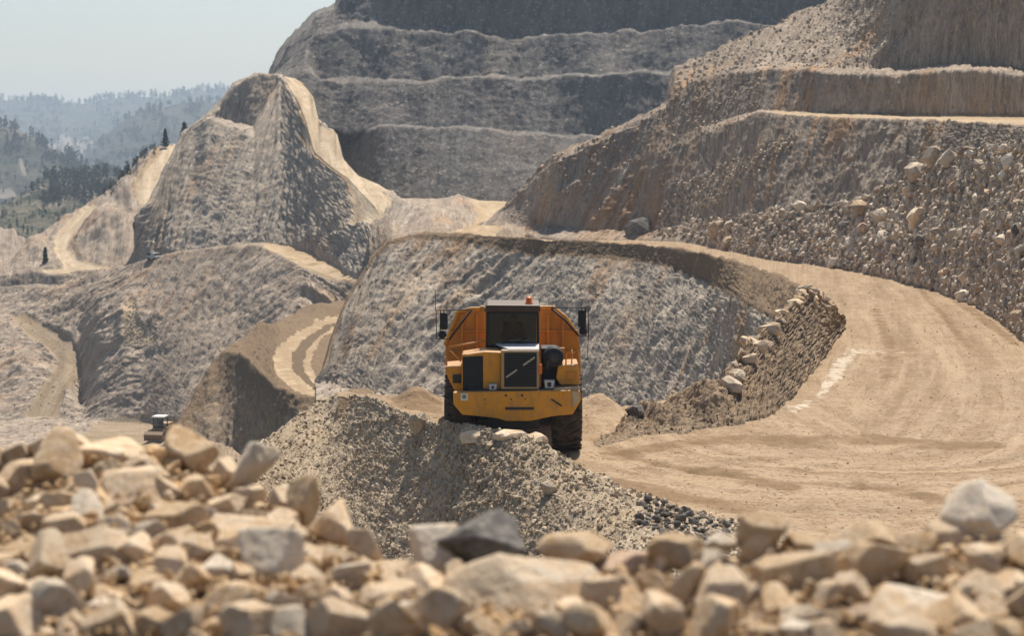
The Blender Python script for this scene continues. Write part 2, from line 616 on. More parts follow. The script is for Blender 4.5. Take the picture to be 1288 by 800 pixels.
def hill_mat(name, green, dry, bare, sc, cut):
    m = NT(name)
    o = m.coord()
    a = m.noise(o, 1.0 / sc, 6, 0.62, 0.4)
    b = m.noise(o, 0.23 / sc, 4, 0.55, 0.4)
    f = m.noise(o, 7.0 / sc, 3, 0.7)
    c = m.mix(m.ramp(a, (0.42, 0.0), (0.56, 1.0)), green, dry)
    c = m.mix(m.ramp(b, (cut, 0.0), (cut + 0.12, 0.8)), c, bare)
    c = m.mix(m.ramp(f, (0.4, 0.5), (0.55, 0.0)), c, tuple(x * 0.45 for x in green))
    c = m.mix(m.ramp(m.math('ADD', m.attr("pale", "Fac"), m.math('MULTIPLY', m.math('SUBTRACT', f, 0.5), 0.8)), (0.4, 0.0), (0.55, 1.0)), c, (0.19, 0.165, 0.135))
    return m.done(c, 1.0, m.bump(m.math('ADD', a, m.math('MULTIPLY', f, 0.4)), 0.6, sc * 0.25), 0.05)


MAT['hill_far'] = hill_mat("far_wooded_hill", (0.035, 0.042, 0.034), (0.07, 0.068, 0.055), (0.13, 0.115, 0.095), 120, 0.6)
MAT['hill_mid'] = hill_mat("near_wooded_hill", (0.035, 0.042, 0.032), (0.08, 0.075, 0.055), (0.20, 0.165, 0.12), 45, 0.54)
MAT['valley'] = hill_mat("valley_slope", (0.04, 0.048, 0.03), (0.12, 0.105, 0.072), (0.22, 0.18, 0.13), 22, 0.5)

skyA = [(-60, 129, 3800), (0, 129, 3800), (30, 126, 3800), (60, 125, 3800), (90, 131, 3800), (115, 132, 3800), (140, 124, 3800), (170, 126, 3800),
        (200, 124, 3700), (240, 119, 3700), (290, 115, 3700), (360, 112, 3700), (480, 120, 3700)]
layer('A', -220, 480, [back_row(skyA, 900, -90), skyA,
                      [(-60, 160, 3300), (100, 168, 3250), (200, 150, 3300), (480, 150, 3300)],
                      [(-60, 200, 2700), (100, 192, 2700), (480, 190, 2700)],
                      [(-60, 240, 2200), (480, 240, 2200)]], "hill", MAT['hill_far'], [10, 14, 26, 22, 10], 0.006, gully=0.3, step=2.5, vstep=2.5,
      pale=[[(58, 186), (80, 172), (98, 183), (112, 178), (122, 182), (105, 192), (80, 196)]])
skyB = [(60, 225, 2300), (110, 197, 2350), (135, 172, 2400), (154, 156, 2400), (176, 142, 2400), (220, 135, 2400), (260, 129, 2400), (300, 126, 2400), (480, 130, 2400)]
layer('B', 60, 480, [back_row(skyB, 500, -60), skyB, [(60, 235, 2100), (110, 210, 2100), (154, 190, 2100), (480, 190, 2100)],
                     [(60, 262, 1800), (480, 262, 1800)]], "hill", MAT['hill_far'], [8, 10, 18, 8], 0.008, gully=0.3, seed=4, step=2.5, vstep=2.5)
skyC = [(-60, 155, 1500), (0, 161, 1500), (20, 163, 1500), (50, 180, 1480), (90, 199, 1450), (130, 216, 1420), (200, 235, 1400), (300, 245, 1400)]
layer('C', -220, 300, [back_row(skyC, 300, -50), skyC, [(-60, 195, 1380), (0, 200, 1380), (60, 214, 1350), (130, 232, 1330), (300, 250, 1320)],
                      [(-60, 275, 1150), (300, 275, 1150)]], "hill", MAT['hill_mid'], [4, 5, 9, 6], 0.014, gully=0.3, seed=7,
      pale=[[(22, 200), (27, 200), (34, 224), (29, 227)], [(-4, 240), (10, 238), (22, 242), (18, 250), (-4, 250)]])
skyD = [(-60, 268, 800), (0, 262, 810), (30, 246, 850), (60, 226, 880), (90, 222, 900), (130, 222, 900), (180, 222, 880), (300, 230, 880)]
layer('D', -220, 300, [back_row(skyD, 120, -30), skyD, [(-60, 280, 720), (0, 272, 740), (60, 258, 770), (120, 252, 780), (300, 252, 780)],
                      [(-60, 292, 640), (100, 288, 640), (300, 288, 640)], [(-60, 330, 540), (300, 330, 540)]], "hill", MAT['valley'], [3, 3, 5, 3, 3], 0.025,
      gully=0.3, seed=9, pale=[[(66, 248), (74, 246), (78, 258), (84, 263), (74, 264)], [(112, 236), (140, 230), (146, 236), (118, 241)]])
skyU = [(-60, 268, 470), (0, 288, 470), (16, 290, 468), (30, 303, 462), (48, 335, 455), (70, 350, 450)]
layer('U', -220, 70, [back_row(skyU, 40, -20), skyU, [(-60, 370, 420), (70, 380, 420)]], "hill", MAT['left'], [1, 1.2, 1.5], 0.12, seed=12)

# --- back wall of the quarry in four lifts
top4 = [(330, 140, 373), (346, 96, 373), (350, 85, 373), (366, 62, 373), (385, 40, 373), (400, 24, 373), (425, 14, 373), (431, 0, 373), (440, -24, 373), (500, -60, 373), (1350, -60, 373)]
b3 = [(330, 141, 366), (346, 98, 366), (385, 52, 366), (400, 40, 366), (431, 30, 366), (480, 34, 366), (540, 36, 366), (610, 46, 366), (680, 44, 366), (731, 41, 366), (800, 37, 366), (860, 33, 366), (960, 30, 366), (1350, 30, 366)]
e3 = [(330, 142, 362), (346, 99, 362), (385, 56, 362), (400, 46, 362), (431, 40, 362), (480, 46, 362), (540, 44, 362), (610, 49, 362), (680, 48, 362), (731, 43, 362), (800, 40, 362), (860, 36, 362), (960, 32, 362), (1350, 32, 362)]
b2 = [(330, 143, 355), (346, 102, 355), (385, 78, 355), (400, 100, 355), (431, 100, 355), (490, 104, 355), (565, 100, 355), (614, 98, 355), (676, 97, 355), (760, 95, 355), (841, 88, 355), (1350, 88, 355)]
e2 = [(330, 144, 351), (346, 106, 351), (385, 92, 351), (400, 103, 351), (431, 110, 351), (490, 107, 351), (565, 103, 351), (614, 102, 351), (676, 100, 351), (760, 98, 351), (841, 91, 351), (1350, 91, 351)]
b1 = [(330, 200, 343), (370, 150, 343), (400, 158, 343), (434, 170, 343), (469, 160, 343), (520, 163, 343), (572, 160, 343), (640, 164, 343), (696, 167, 343), (760, 175, 343), (1350, 175, 343)]
e1 = [(330, 202, 352), (370, 155, 352), (400, 172, 350), (434, 180, 348), (469, 163, 341), (520, 166, 340), (572, 163, 339), (640, 167, 339), (696, 170, 338), (760, 178, 338), (1350, 178, 338)]
toe = [(330, 260, 345), (400, 260, 342), (440, 252, 336), (480, 249, 330), (560, 252, 326), (640, 254, 324), (700, 256, 324), (1350, 258, 326)]
def wobble(row, amp, seed, keep=446):
    xs = np.arange(330, 1570, 6.0)
    r = np.array(row)
    y = np.interp(xs, r[:, 0], r[:, 1])
    d = np.interp(xs, r[:, 0], r[:, 2])
    n = fbm(np.stack([xs / 105.0, 0 * xs + seed, 0 * xs], -1), 4, 0.6) * amp * np.clip((xs - 390) / 60, 0, 1)
    nd = fbm(np.stack([xs / 90.0, 0 * xs + seed + 5, 0 * xs], -1), 3, 0.6) * 4.0 * np.clip((xs - 390) / 60, 0, 1)
    return list(zip(xs, y + n, d + nd))


b3, e3 = wobble(b3, 17, 1), wobble(e3, 17, 1)
b2, e2 = wobble(b2, 14, 2), wobble(e2, 14, 2)
b1, e1 = wobble(b1, 13, 3), wobble(e1, 13, 3)
layer('S', 330, 1560, [back_row(top4, 40, 4), top4, b3, e3, b2, e2, b1, e1, toe, back_row(toe, -6, -6)], "quarry_face", MAT['back'],
      [1.6, 1.6, 1.1, 1.1, 1.0, 1.1, 0.8, 0.9, 0.9, 0.8], 0.085, shear=0.15, seed=20, gully=0.72, soil=[0.2, 0.1, 0.3, 0.25, 0.2, 0.3, 0.2, 0.15, 0.35, 0.4])

# --- left hill carrying two switchback tracks
skyF = [(-60, 345, 330), (10, 333, 335), (37, 302, 345), (60, 286, 355), (105, 262, 370), (142, 237, 378), (165, 216, 382), (180, 197, 386), (205, 184, 395), (228, 180, 402), (300, 175, 405)]
trackF1 = [(118, 258), (128, 264), (112, 282), (92, 300), (86, 312), (98, 328), (142, 338), (146, 346), (60, 346), (52, 340), (82, 338), (68, 318), (70, 298), (92, 276)]
trackF2 = [(203, 186), (228, 179), (230, 184), (214, 206), (203, 228), (196, 250), (196, 285), (204, 306), (232, 318), (226, 322), (198, 312), (188, 290), (180, 262), (170, 246), (170, 228), (184, 206)]
layer('F', -220, 300, [back_row(skyF, 40, -12), skyF, [(-60, 352, 320), (37, 330, 325), (105, 300, 335), (142, 290, 335), (180, 255, 345), (205, 240, 352), (300, 240, 352)],
                      [(-60, 358, 318), (37, 344, 316), (142, 344, 306), (180, 335, 304), (225, 325, 300), (300, 322, 300)], [(-60, 400, 314), (300, 400, 292)]], "hill", MAT['left'],
      [1.2, 1.2, 1.6, 0.8, 1], 0.13, seed=31, gully=0.5, soil=[0.15, 0.18, 0.05, 0.15, 0.2],
      roads=[("haul_road", MAT['track'], trackF1, [(124, 262), (84, 295), (78, 315), (92, 335), (142, 342)]),
             ("haul_road", MAT['track'], trackF2, [(222, 182), (186, 222), (186, 255), (194, 290), (226, 320)])],
      mud=[[(200, 185), (182, 206), (168, 228), (168, 250), (175, 250), (175, 230), (189, 208), (207, 190)], [(232, 182), (218, 206), (206, 230), (199, 250), (204, 250), (211, 232), (223, 208), (236, 186)], [(128, 264), (112, 282), (94, 300), (89, 312), (100, 328), (106, 328), (96, 312), (100, 300), (118, 282)]],
      bumps=[(140, 296, 30, 22, 3.5), (160, 240, 12, 10, 1.0), (50, 318, 12, 14, 1.2)])

# --- the ridge with the spine road
edgeG = [(170, 275, 303), (190, 256, 305), (205, 222, 312), (232, 169, 322), (248, 157, 324), (262, 147, 325), (276, 139, 327), (296, 109, 330), (310, 101, 331), (322, 96, 333), (352, 97, 335), (362, 106, 330), (375, 127, 318),
         (386, 155, 305), (395, 190, 293), (412, 206, 285), (439, 225, 275), (455, 243, 268), (475, 262, 258), (500, 300, 245), (525, 330, 238)]
farG = [(170, 274, 306), (190, 254, 310), (232, 167, 328), (262, 145, 331), (296, 107, 336), (322, 95, 340), (352, 95, 344), (370, 98, 345), (379, 103, 343), (394, 122, 325), (400, 150, 308), (424, 169, 300), (431, 199, 288),
        (450, 221, 280), (476, 232, 275), (500, 247, 268), (525, 262, 262)]
footG = [(170, 340, 299), (195, 340, 297), (225, 338, 293), (262, 322, 293), (322, 315, 290), (367, 312, 282), (394, 308, 275), (420, 322, 262), (440, 338, 252), (470, 352, 240), (525, 352, 232)]
bG1, bG2 = between(edgeG, footG, 0.02), between(edgeG, footG, 0.035)
ledB = [p for p in bG1 if p[0] < 258] + [(262, 150, 324.5), (275, 151, 326), (300, 156, 327), (320, 161, 326)] + [p for p in bG1 if p[0] > 345]
ledF = [p for p in bG2 if p[0] < 258] + [(262, 153, 321), (275, 157, 320), (300, 164, 318), (320, 170, 317)] + [p for p in bG2 if p[0] > 345]
roadG = [(355, 95), (372, 96), (381, 102), (397, 116), (397, 131), (403, 157), (426, 169), (433, 198), (452, 221), (482, 232), (498, 238), (482, 244), (492, 250), (480, 262), (478, 284), (446, 288), (444, 250), (436, 226), (410, 207), (384, 184), (380, 169), (385, 154), (373, 127)]
layer('G', 170, 525, [back_row(farG, 25, -14), farG, edgeG, ledB, ledF, footG, back_row(footG, -3, -4)], "quarry_face", MAT['ridge'], [1.2, 0.8, 1.0, 1.0, 1.1, 1.7, 1], 0.13, shear=0.5, seed=40, gully=0.72,
      soil=[0.1, 0.12, 0.0, 0.05, 0.05, 0.0, 0.2], roads=[("haul_road", MAT['track'], roadG, [(366, 97), (384, 115), (388, 150), (395, 175), (425, 205), (448, 232), (470, 280)])],
      mud=[[(355, 97), (370, 112), (373, 128), (382, 154), (379, 170), (383, 186), (409, 209), (434, 228), (442, 250), (446, 250), (439, 226), (413, 206), (387, 184), (383, 169), (387, 154), (376, 127), (364, 100)]], bumps=[(460, 300, 10, 18, 1.2), (492, 268, 14, 12, -1.5)], vstep=1.7)

# --- left pit wall below the tracks
crestK = [(-60, 326, 335), (0, 333, 330), (56, 343, 320), (142, 342, 300), (180, 331, 292), (225, 319, 285), (285, 312, 280), (330, 311, 275), (345, 317, 271), (380, 334, 262), (420, 351, 250), (445, 362, 240), (480, 372, 232)]
benchK = [(-60, 324, 350), (0, 330, 342), (56, 338, 334), (142, 337, 312), (180, 329, 304), (225, 318, 298), (285, 311, 292), (330, 305, 290), (345, 304, 288), (380, 309, 283), (420, 323, 265), (445, 338, 252), (480, 350, 240)]
midK = [(-60, 420, 300), (0, 415, 298), (40, 420, 296), (75, 432, 290), (105, 432, 284), (128, 410, 278), (160, 392, 274), (200, 400, 270), (300, 400, 262), (400, 420, 240), (480, 440, 225)]
footK = [(-60, 530, 268), (0, 530, 266), (75, 530, 262), (110, 530, 258), (187, 533, 252), (240, 552, 238), (300, 580, 226), (480, 580, 215)]
trackK = [(328, 312), (332, 305), (350, 305), (384, 316), (420, 329), (462, 338), (462, 352), (420, 354), (392, 342), (370, 332), (346, 318)]
pathK = [(15, 400), (34, 396), (60, 412), (92, 424), (103, 437), (106, 452), (95, 470), (84, 490), (76, 526), (30, 526), (45, 500), (66, 474), (75, 456), (58, 440), (37, 428)]
whiteK = [(158, 384), (170, 380), (176, 404), (200, 428), (196, 436), (172, 432), (154, 440), (158, 410)]
layer('K', -220, 480, [back_row(benchK, 4, -4), benchK, crestK, midK, footK, back_row(footK, -40, -1.5), back_row(footK, -90, -3)], "quarry_face", MAT['left'], [0.6, 0.3, 0.8, 1.5, 0.7, 0.9, 0.4], 0.12, shear=0.85, seed=52,
      gully=0.7, soil=[0.3, 0.4, 0.45, 0.05, 0.25, 0.3, 0.3],
      roads=[("haul_road", MAT['road_far'], trackK, [(340, 308), (380, 324), (420, 340), (460, 347)]),
             ("haul_road", MAT['floor'], pathK, [(25, 398), (70, 425), (96, 445), (70, 490), (55, 525)]),
             ("rubble_spill", MAT['road_far'], whiteK),
             ("haul_road", MAT['floor'], [(118, 536), (150, 524), (222, 528), (236, 556), (170, 566), (100, 560)])],
      bumps=[(105, 470, 14, 40, -3.0), (40, 375, 60, 14, 1.0), (20, 470, 30, 24, 1.5)], vstep=1.8)

# --- shelf with the hairpin
edgeL = [(205, 566, 166), (217, 548, 168), (240, 513, 172), (262, 468, 176), (281, 445, 178), (305, 446, 173), (330, 470, 160), (350, 490, 148), (380, 500, 143), (420, 506, 140), (445, 500, 141), (470, 500, 142)]
farL = [(205, 565, 168), (217, 546, 170), (240, 511, 174), (262, 466, 178), (281, 444, 181), (300, 430, 189), (330, 414, 202), (360, 401, 214), (400, 388, 224), (439, 377, 238), (470, 366, 240)]
footL = [(205, 600, 162), (240, 600, 162), (300, 600, 160), (330, 590, 150), (380, 570, 136), (470, 540, 134)]
hair = [(434, 396), (405, 402), (375, 417), (350, 436), (342, 452), (348, 474), (372, 494), (405, 503), (424, 500), (418, 490), (399, 478), (391, 462), (394, 444), (408, 424), (436, 410)]
median = [(434, 402), (405, 412), (380, 428), (367, 446), (368, 466), (384, 482), (404, 495), (398, 486), (384, 470), (381, 452), (390, 434), (412, 416), (434, 407)]
layer('L', 205, 470, [back_row(farL, 12, -8), farL, edgeL, footL, back_row(footL, -3, -4)], "quarry_face", MAT['hairpin'], [0.6, 0.35, 0.45, 0.8, 0.6], 0.2, shear=-0.5, seed=61, gully=0.75,
      soil=[0.5, 0.75, 0.7, 0.1, 0.2],
      roads=[("road_median", MAT['median'], median), ("haul_road", MAT['track'], hair, [(434, 402), (392, 415), (366, 440), (366, 465), (390, 490), (410, 500)])],
      mud=[[(436, 390), (404, 396), (372, 412), (346, 432), (336, 452), (343, 478), (370, 499), (376, 496), (350, 474), (344, 452), (352, 437), (376, 419), (406, 404), (436, 398)]],
      bumps=[(400, 393, 40, 4, 0.8), (330, 418, 22, 5, 0.8)])

# --- saddle behind the pit: knob and upper haul road
nearT = [(425, 372, 226), (455, 345, 215), (480, 312, 190), (490, 305, 172), (540, 296, 170), (560, 294, 168), (600, 297, 163), (660, 301, 158)]
farT = [(425, 246, 330), (660, 252, 335)]
midT = [(425, 300, 270), (455, 290, 255), (490, 284, 232), (540, 278, 232), (660, 272, 240)]
knobroad = [(592, 252), (644, 252), (648, 262), (636, 280), (624, 296), (640, 303), (560, 296), (574, 290), (596, 284), (602, 272), (590, 262)]
layer('T', 466, 660, [farT, midT, nearT, back_row(nearT, -3, -5)], "ground", MAT['left'], [0.3, 1.3, 0.6, 0.4], 0.2, seed=70, gully=0.3, soil=[0.2, 0.3, 0.5, 0.5],
      roads=[("haul_road", MAT['road_far'], knobroad, [(618, 254), (620, 275), (605, 292)])],
      bumps=[(577, 264, 20, 11, 1.7), (545, 276, 26, 8, 1.1), (505, 272, 12, 12, -1.6), (465, 262, 18, 14, 1.2)])

# --- right-hand ridge, upper bench and rubble slope
toeR = [(600, 291, 198), (640, 294, 192), (700, 300, 182), (800, 300, 180), (860, 303, 172), (930, 318, 152), (975, 327, 142), (1040, 334, 135), (1100, 345, 124), (1170, 362, 111), (1230, 385, 98), (1288, 425, 80), (1350, 465, 68)]
midR = [(600, 290, 199), (640, 288, 194), (740, 290, 184), (808, 290, 182.5), (870, 280, 175), (950, 268, 152.5), (988, 260, 147), (1048, 258, 140), (1093, 249, 133), (1138, 230, 126), (1180, 205, 118.5), (1220, 190, 112), (1288, 178, 94), (1350, 165, 83)]
bnR = [(600, 290, 199.2), (630, 268, 203), (700, 240, 187), (800, 205, 187), (880, 172, 181), (955, 142, 160.5), (1048, 147, 147), (1138, 151, 131), (1220, 154, 114), (1288, 157, 96), (1350, 160, 86)]
bfR = [(600, 290, 199.4), (630, 267, 203.5), (700, 230, 187.8), (800, 190, 188), (880, 160, 182.5), (955, 139, 172), (1048, 143, 164), (1138, 146, 150), (1220, 146, 134), (1288, 147, 116), (1350, 148, 106)]
wtR = [(600, 290, 199.6), (630, 266, 204), (700, 205, 188.8), (800, 158, 189.5), (840, 136, 189), (850, 112, 189), (900, 96, 185.5), (955, 90, 176), (1000, 88, 171.5), (1060, 94, 163.2), (1138, 98, 150.3), (1220, 100, 134.2), (1288, 101, 116.2), (1350, 102, 106.2)]
b2R = [(600, 290, 199.8), (630, 265.5, 205), (700, 198, 189.8), (800, 152, 190.5), (840, 133, 190.5), (850, 92, 193), (900, 86, 190.5), (955, 80, 184), (1000, 79, 178), (1060, 84, 170), (1138, 91, 160), (1220, 95, 145), (1288, 97, 127), (1350, 98, 117)]
crR = [(600, 289, 200), (630, 265, 206), (650, 245, 204), (675, 218, 196), (700, 195, 191), (760, 170, 192), (800, 150, 192), (840, 131, 193), (846, 100, 195), (852, 86, 196), (900, 64, 198), (930, 52, 200), (960, 38, 200), (1000, 22, 200), (1040, 3, 199), (1060, -8, 195), (1110, -50, 174), (1150, -70, 160.5), (1220, -70, 147), (1288, -70, 129), (1350, -70, 119)]
benchR = [(948, 141), (1000, 141), (1100, 145), (1200, 144), (1350, 146), (1350, 161), (1220, 154), (1100, 149.5), (1000, 145)]
layer('R', 600, 1560, [back_row(crR, 14, -3), crR, b2R, wtR, bfR, bnR, midR, toeR, back_row(toeR, -3, -1.5)], "quarry_face", MAT['right'],
      [0.8, 0.8, 0.5, 0.6, 0.35, 0.5, 0.7, 0.3, 0.3], 0.2, shear=0.55, seed=81, gully=0.5, soil=[0.1, 0.05, 0.15, 0.2, 0.3, 0.1, 0.05, 0.2, 0.4],
      roads=[("haul_road", MAT['road_far'], benchR, [(948, 142), (1100, 147), (1350, 153)])],
      bumps=[(1150, 300, 40, 20, 0.5), (1230, 320, 40, 20, 0.6), (1010, 290, 30, 10, 0.3), (1225, 60, 70, 40, 1.5)])

# --- pit wall under the haul road
crM = [(398, 480, 149), (405, 468, 149), (420, 417, 153), (440, 372, 156), (470, 322, 160), (490, 302, 161), (540, 293, 161), (592, 296, 157), (640, 300, 151), (700, 303, 146), (800, 308, 139), (836, 312, 134), (860, 315, 130), (896, 322, 123), (930, 331, 114), (960, 340, 107), (985, 350, 100), (1010, 365, 91), (1030, 380, 86)]
edM = [(398, 481, 148.5), (405, 470, 148), (420, 419, 152), (440, 374, 155), (470, 324, 159), (490, 304, 160), (540, 296, 160), (592, 301, 156), (640, 314, 149.5), (700, 319, 144), (752, 321, 140), (800, 325, 136), (836, 330, 131), (860, 340, 125.5), (896, 355, 117.5), (930, 372, 107), (960, 392, 97), (985, 405, 90), (1010, 420, 83), (1030, 430, 80)]
_x = [p[0] for p in crM]
edM = [(x, y, float(np.interp(x, _x, [p[2] for p in crM])) - 0.75 if 560 < x < 900 else d) for x, y, d in edM]
ftM = [(398, 484, 148), (405, 484, 147.5), (440, 497, 146.5), (500, 502, 144), (560, 506, 142), (640, 508, 137), (700, 508, 133), (800, 525, 121.5), (900, 545, 104), (960, 545, 89), (1010, 530, 79), (1030, 520, 77)]
edM2 = between(edM, ftM, 0.07)
layer('M', 398, 1030, [back_row(crM, 3, -1.4), crM, edM, edM2, ftM, back_row(ftM, -70, -1.0)], "quarry_face", MAT['pit'], [0.25, 0.3, 0.4, 0.6, 0.75, 0.4], 0.24, shear=0.7, seed=93, gully=0.78,
      soil=[0.9, 1.0, 0.75, 0.12, 0.02, 0.3], vstep=1.6,
      bumps=[(860, 356, 16, 2.0, 0.25), (700, 400, 200, 30, 0.3)])

# --- haul road beyond the pit rim
nearQ = back_row(crM, 2, -1.25)
layer('Q', 520, 1030, [[(520, 285, 215), (640, 283, 232), (800, 290, 205), (860, 295, 188), (930, 310, 164), (975, 320, 152), (1030, 326, 146)], nearQ], "haul_road", MAT['road'], [0.08, 0.08], 0.3, seed=3)

# --- the platform and road on the right
nearP = [(425, 497, 62), (470, 502, 56), (500, 517, 53), (540, 534, 50.4), (560, 537, 49.4), (640, 548, 48), (700, 574, 46), (760, 603, 43.8), (800, 622, 42.3), (860, 645, 40.4), (900, 720, 34.8), (960, 800, 29), (1350, 800, 29)]
farP = [(425, 494, 64), (470, 495, 62), (560, 503, 60.5), (740, 504, 60), (780, 516, 57.5), (850, 500, 59.5), (905, 480, 63), (945, 440, 74), (985, 400, 87), (999, 388, 92), (1011, 322, 145), (1040, 326, 140), (1100, 336, 128), (1170, 352, 115), (1230, 374, 102), (1288, 412, 84), (1350, 450, 71)]
pz = []


def on_zero(row, z=0.0):
    out = []
    for (x, y, d) in row:
        # keep the pixel, move along the ray to the level z
        q = unp(x, y, 100.0)
        dd = 100.0 * (z - CAM_Z) / (q[2] - CAM_Z)
        out.append((x, y, float(dd)))
    return out


mud = [[(1093, 388), (1108, 386), (1130, 440), (1126, 478), (1104, 478), (1112, 440)], [(750, 568), (900, 547), (1010, 546), (1000, 557), (880, 562), (770, 580)],
       [(950, 552), (1100, 546), (1270, 558), (1265, 568), (1100, 562), (970, 564)], [(830, 583), (900, 586), (1020, 612), (1000, 622), (880, 600)],
       [(1186, 372), (1200, 368), (1290, 436), (1278, 438)], [(1150, 362), (1160, 360), (1230, 440), (1215, 440)], [(760, 600), (830, 610), (960, 640), (940, 650), (800, 622)],
       [(1040, 600), (1130, 610), (1300, 650), (1300, 662), (1120, 622)]]
lime = [[(1028, 494), (1040, 470), (1052, 450), (1066, 444), (1080, 446), (1066, 462), (1058, 478), (1042, 494), (1022, 506)],
        [(1060, 440), (1140, 440), (1142, 444), (1060, 446)], [(985, 515), (1016, 502), (1024, 508), (1000, 520)]]
axisP = [(1085, 300), (1120, 350), (1185, 430), (1190, 520), (1080, 590), (900, 600), (700, 575), (400, 545)]
allP = [(300, 250), (1700, 250), (1700, 760), (300, 760)]


def dense(row, z):
    out = []
    for x in np.arange(425, 1564, 1.0):
        out.append((x, float(np.interp(x, [p[0] for p in row], [p[1] for p in row])), 0))
    return on_zero(out, z)


midP = [(425, 495.5), (470, 498), (500, 510), (540, 520), (560, 522), (640, 526), (740, 526), (780, 531), (850, 531), (900, 531), (945, 526), (1000, 512), (1350, 512)]
mP = dense(midP, -0.05)
fP, nP = dense(farP, -0.05), dense(nearP, -0.05)
SMOOTH = False
layer('P', 425, 1560, [back_row(fP, 5, -7), fP, mP, nP, back_row(nP, -1.5, -1.2)], "haul_road", MAT['road'],
      [0.1, 0.12, 0.12, 0.12, 0.1], 0.5, seed=102, gully=0.0, chip=0.0, vstep=1.5, pale=lime, mud=mud + [[(480, 498), (560, 504), (560, 522), (500, 514)]], bumps=[(525, 506, 22, 5, 0.45), (755, 512, 24, 7, 0.4)], flat=0.0, mudblur=12, rutdepth=0.05, roads=[("haul_road", MAT['road'], allP, axisP)])
SMOOTH = True

# --- brown berm between pit and road
crN = [(748, 556, 51.5), (770, 541, 52.6), (800, 524, 53.5), (830, 510, 54.5), (860, 497, 55.5), (882, 488, 56), (905, 474, 57), (925, 452, 58.5), (945, 427, 61), (965, 409, 64.5), (985, 392, 69), (1010, 366, 77), (1025, 359, 81), (1040, 374, 82.5), (1052, 392, 84), (1064, 402, 87), (1076, 404, 88.2)]
toN = [(748, 560, 50.5), (800, 551, 51.8), (880, 536, 53.6), (940, 528, 55), (975, 520, 56.4), (1000, 494, 61.4), (1030, 457, 70.2), (1050, 428, 79), (1066, 407, 87.4), (1076, 404, 88.2)]
layer('N', 748, 1062, [back_row(crN, 6, -5.5), crN, toN, back_row(toN, -1, -0.5)], "berm", MAT['berm'], [0.5, 0.42, 0.2, 0.05], 0.6, shear=0.4, seed=110, chip=0.10, gully=0.15, fine=0.5, vstep=1.5,
      soil=[0.5, 0.55, 0.5, 0.3], bumps=[(885, 506, 24, 12, 0.55), (925, 505, 10, 14, -0.15), (820, 524, 26, 8, 0.30)])

# --- gravel bank in front of the platform
crE = [(280, 590, 53), (300, 577, 55), (340, 549, 58), (380, 517, 62), (410, 499, 64), (430, 493, 63), (470, 500, 57), (500, 515, 53.5), (540, 531, 50), (560, 532, 48.6), (600, 540, 47.2), (640, 541, 46.6), (675, 550, 46.2), (700, 572, 45), (750, 598, 43.6), (800, 621, 42), (860, 640, 40.6), (930, 656, 39.2), (985, 668, 38.3), (1010, 690, 36.7)]
ftE = [(280, 640, 49), (300, 655, 50), (400, 700, 51), (500, 705, 47), (600, 705, 44), (700, 705, 39.5), (800, 712, 35.6), (900, 715, 35), (1010, 715, 35)]
layer('E', 280, 1010, [back_row(crE, 1.6, -1.0), crE, ftE, back_row(ftE, -13, -1.6)], "embankment", MAT['bank'], [0.12, 0.2, 0.18, 0.2], 0.7, shear=0.9, seed=120, gully=0.2, chip=0.08, fine=0.4, vstep=1.6,
      soil=[0.05, 0.0, 0.05, 0.1])
crE2 = [(150, 590, 100), (185, 566, 102), (215, 556, 104), (250, 553, 105), (280, 558, 104), (310, 580, 102), (330, 600, 100)]
layer('E2', 150, 330, [back_row(crE2, 6, -6), crE2, [(150, 640, 94), (330, 640, 94)]], "embankment", MAT['berm'], [0.3, 0.3, 0.3], 0.5, seed=124, gully=0.3, soil=[0.3, 0.35, 0.3])

# --- rubble heap the photographer looks over
crV = [(-60, 600, 13.6), (0, 606, 13.6), (60, 582, 13.6), (130, 568, 13.6), (190, 575, 13.4), (260, 604, 13), (320, 632, 12.5), (390, 676, 12), (430, 703, 11.5), (500, 728, 11), (600, 735, 10.7), (700, 735, 10.6), (850, 728, 10.6), (960, 708, 10.6), (1060, 706, 10.6), (1150, 706, 10.6), (1230, 690, 10.6), (1350, 700, 10.6)]
btV = [(-60, 850, 9.2), (300, 850, 8.9), (600, 850, 8.4), (1000, 850, 8.2), (1350, 850, 8.2)]
layer('V', -220, 1500, [back_row(crV, 12, -9), back_row(crV, 2.5, -1.6), crV, btV, [(-60, 1400, 5.5), (1350, 1400, 5.0)]], "rubble_ground", MAT['heap'], [0.3, 0.1, 0.06, 0.06, 0.06], 2.5, seed=130,
      gully=0.1, step=3, vstep=3)
# ------------------------------------------------------------------ air
def box_mesh(name, lo, hi):
    me = bpy.data.meshes.new(name)
    (a, b, c), (d, e, f) = lo, hi
    me.from_pydata([(a, b, c), (d, b, c), (d, e, c), (a, e, c), (a, b, f), (d, b, f), (d, e, f), (a, e, f)], [],
                   [(0, 3, 2, 1), (4, 5, 6, 7), (0, 1, 5, 4), (1, 2, 6, 5), (2, 3, 7, 6), (3, 0, 4, 7)])
    return me


hz = NT("air")
for n in list(hz.n):
    if n.type == 'BSDF_PRINCIPLED':
        hz.n.remove(n)
pv = hz.n.new("ShaderNodeVolumePrincipled")
pv.inputs["Color"].default_value = (0.68, 0.83, 1.0, 1)
pv.inputs["Density"].default_value = 2.0e-4
pv.inputs["Anisotropy"].default_value = 0.25
hz.link(pv.outputs[0], hz.out.inputs["Volume"])
hme = box_mesh("haze", (-14500, -400, -63.2), (14500, 14500, 150))
hme.materials.append(hz.m)
hob = bpy.data.objects.new("haze", hme)
COL.objects.link(hob)
hob["kind"] = "stuff"


# ------------------------------------------------------------------ helpers for things
def tag(o, label, cat, group=None):
    o["label"] = label
    o["category"] = cat
    if group:
        o["group"] = group
    return o


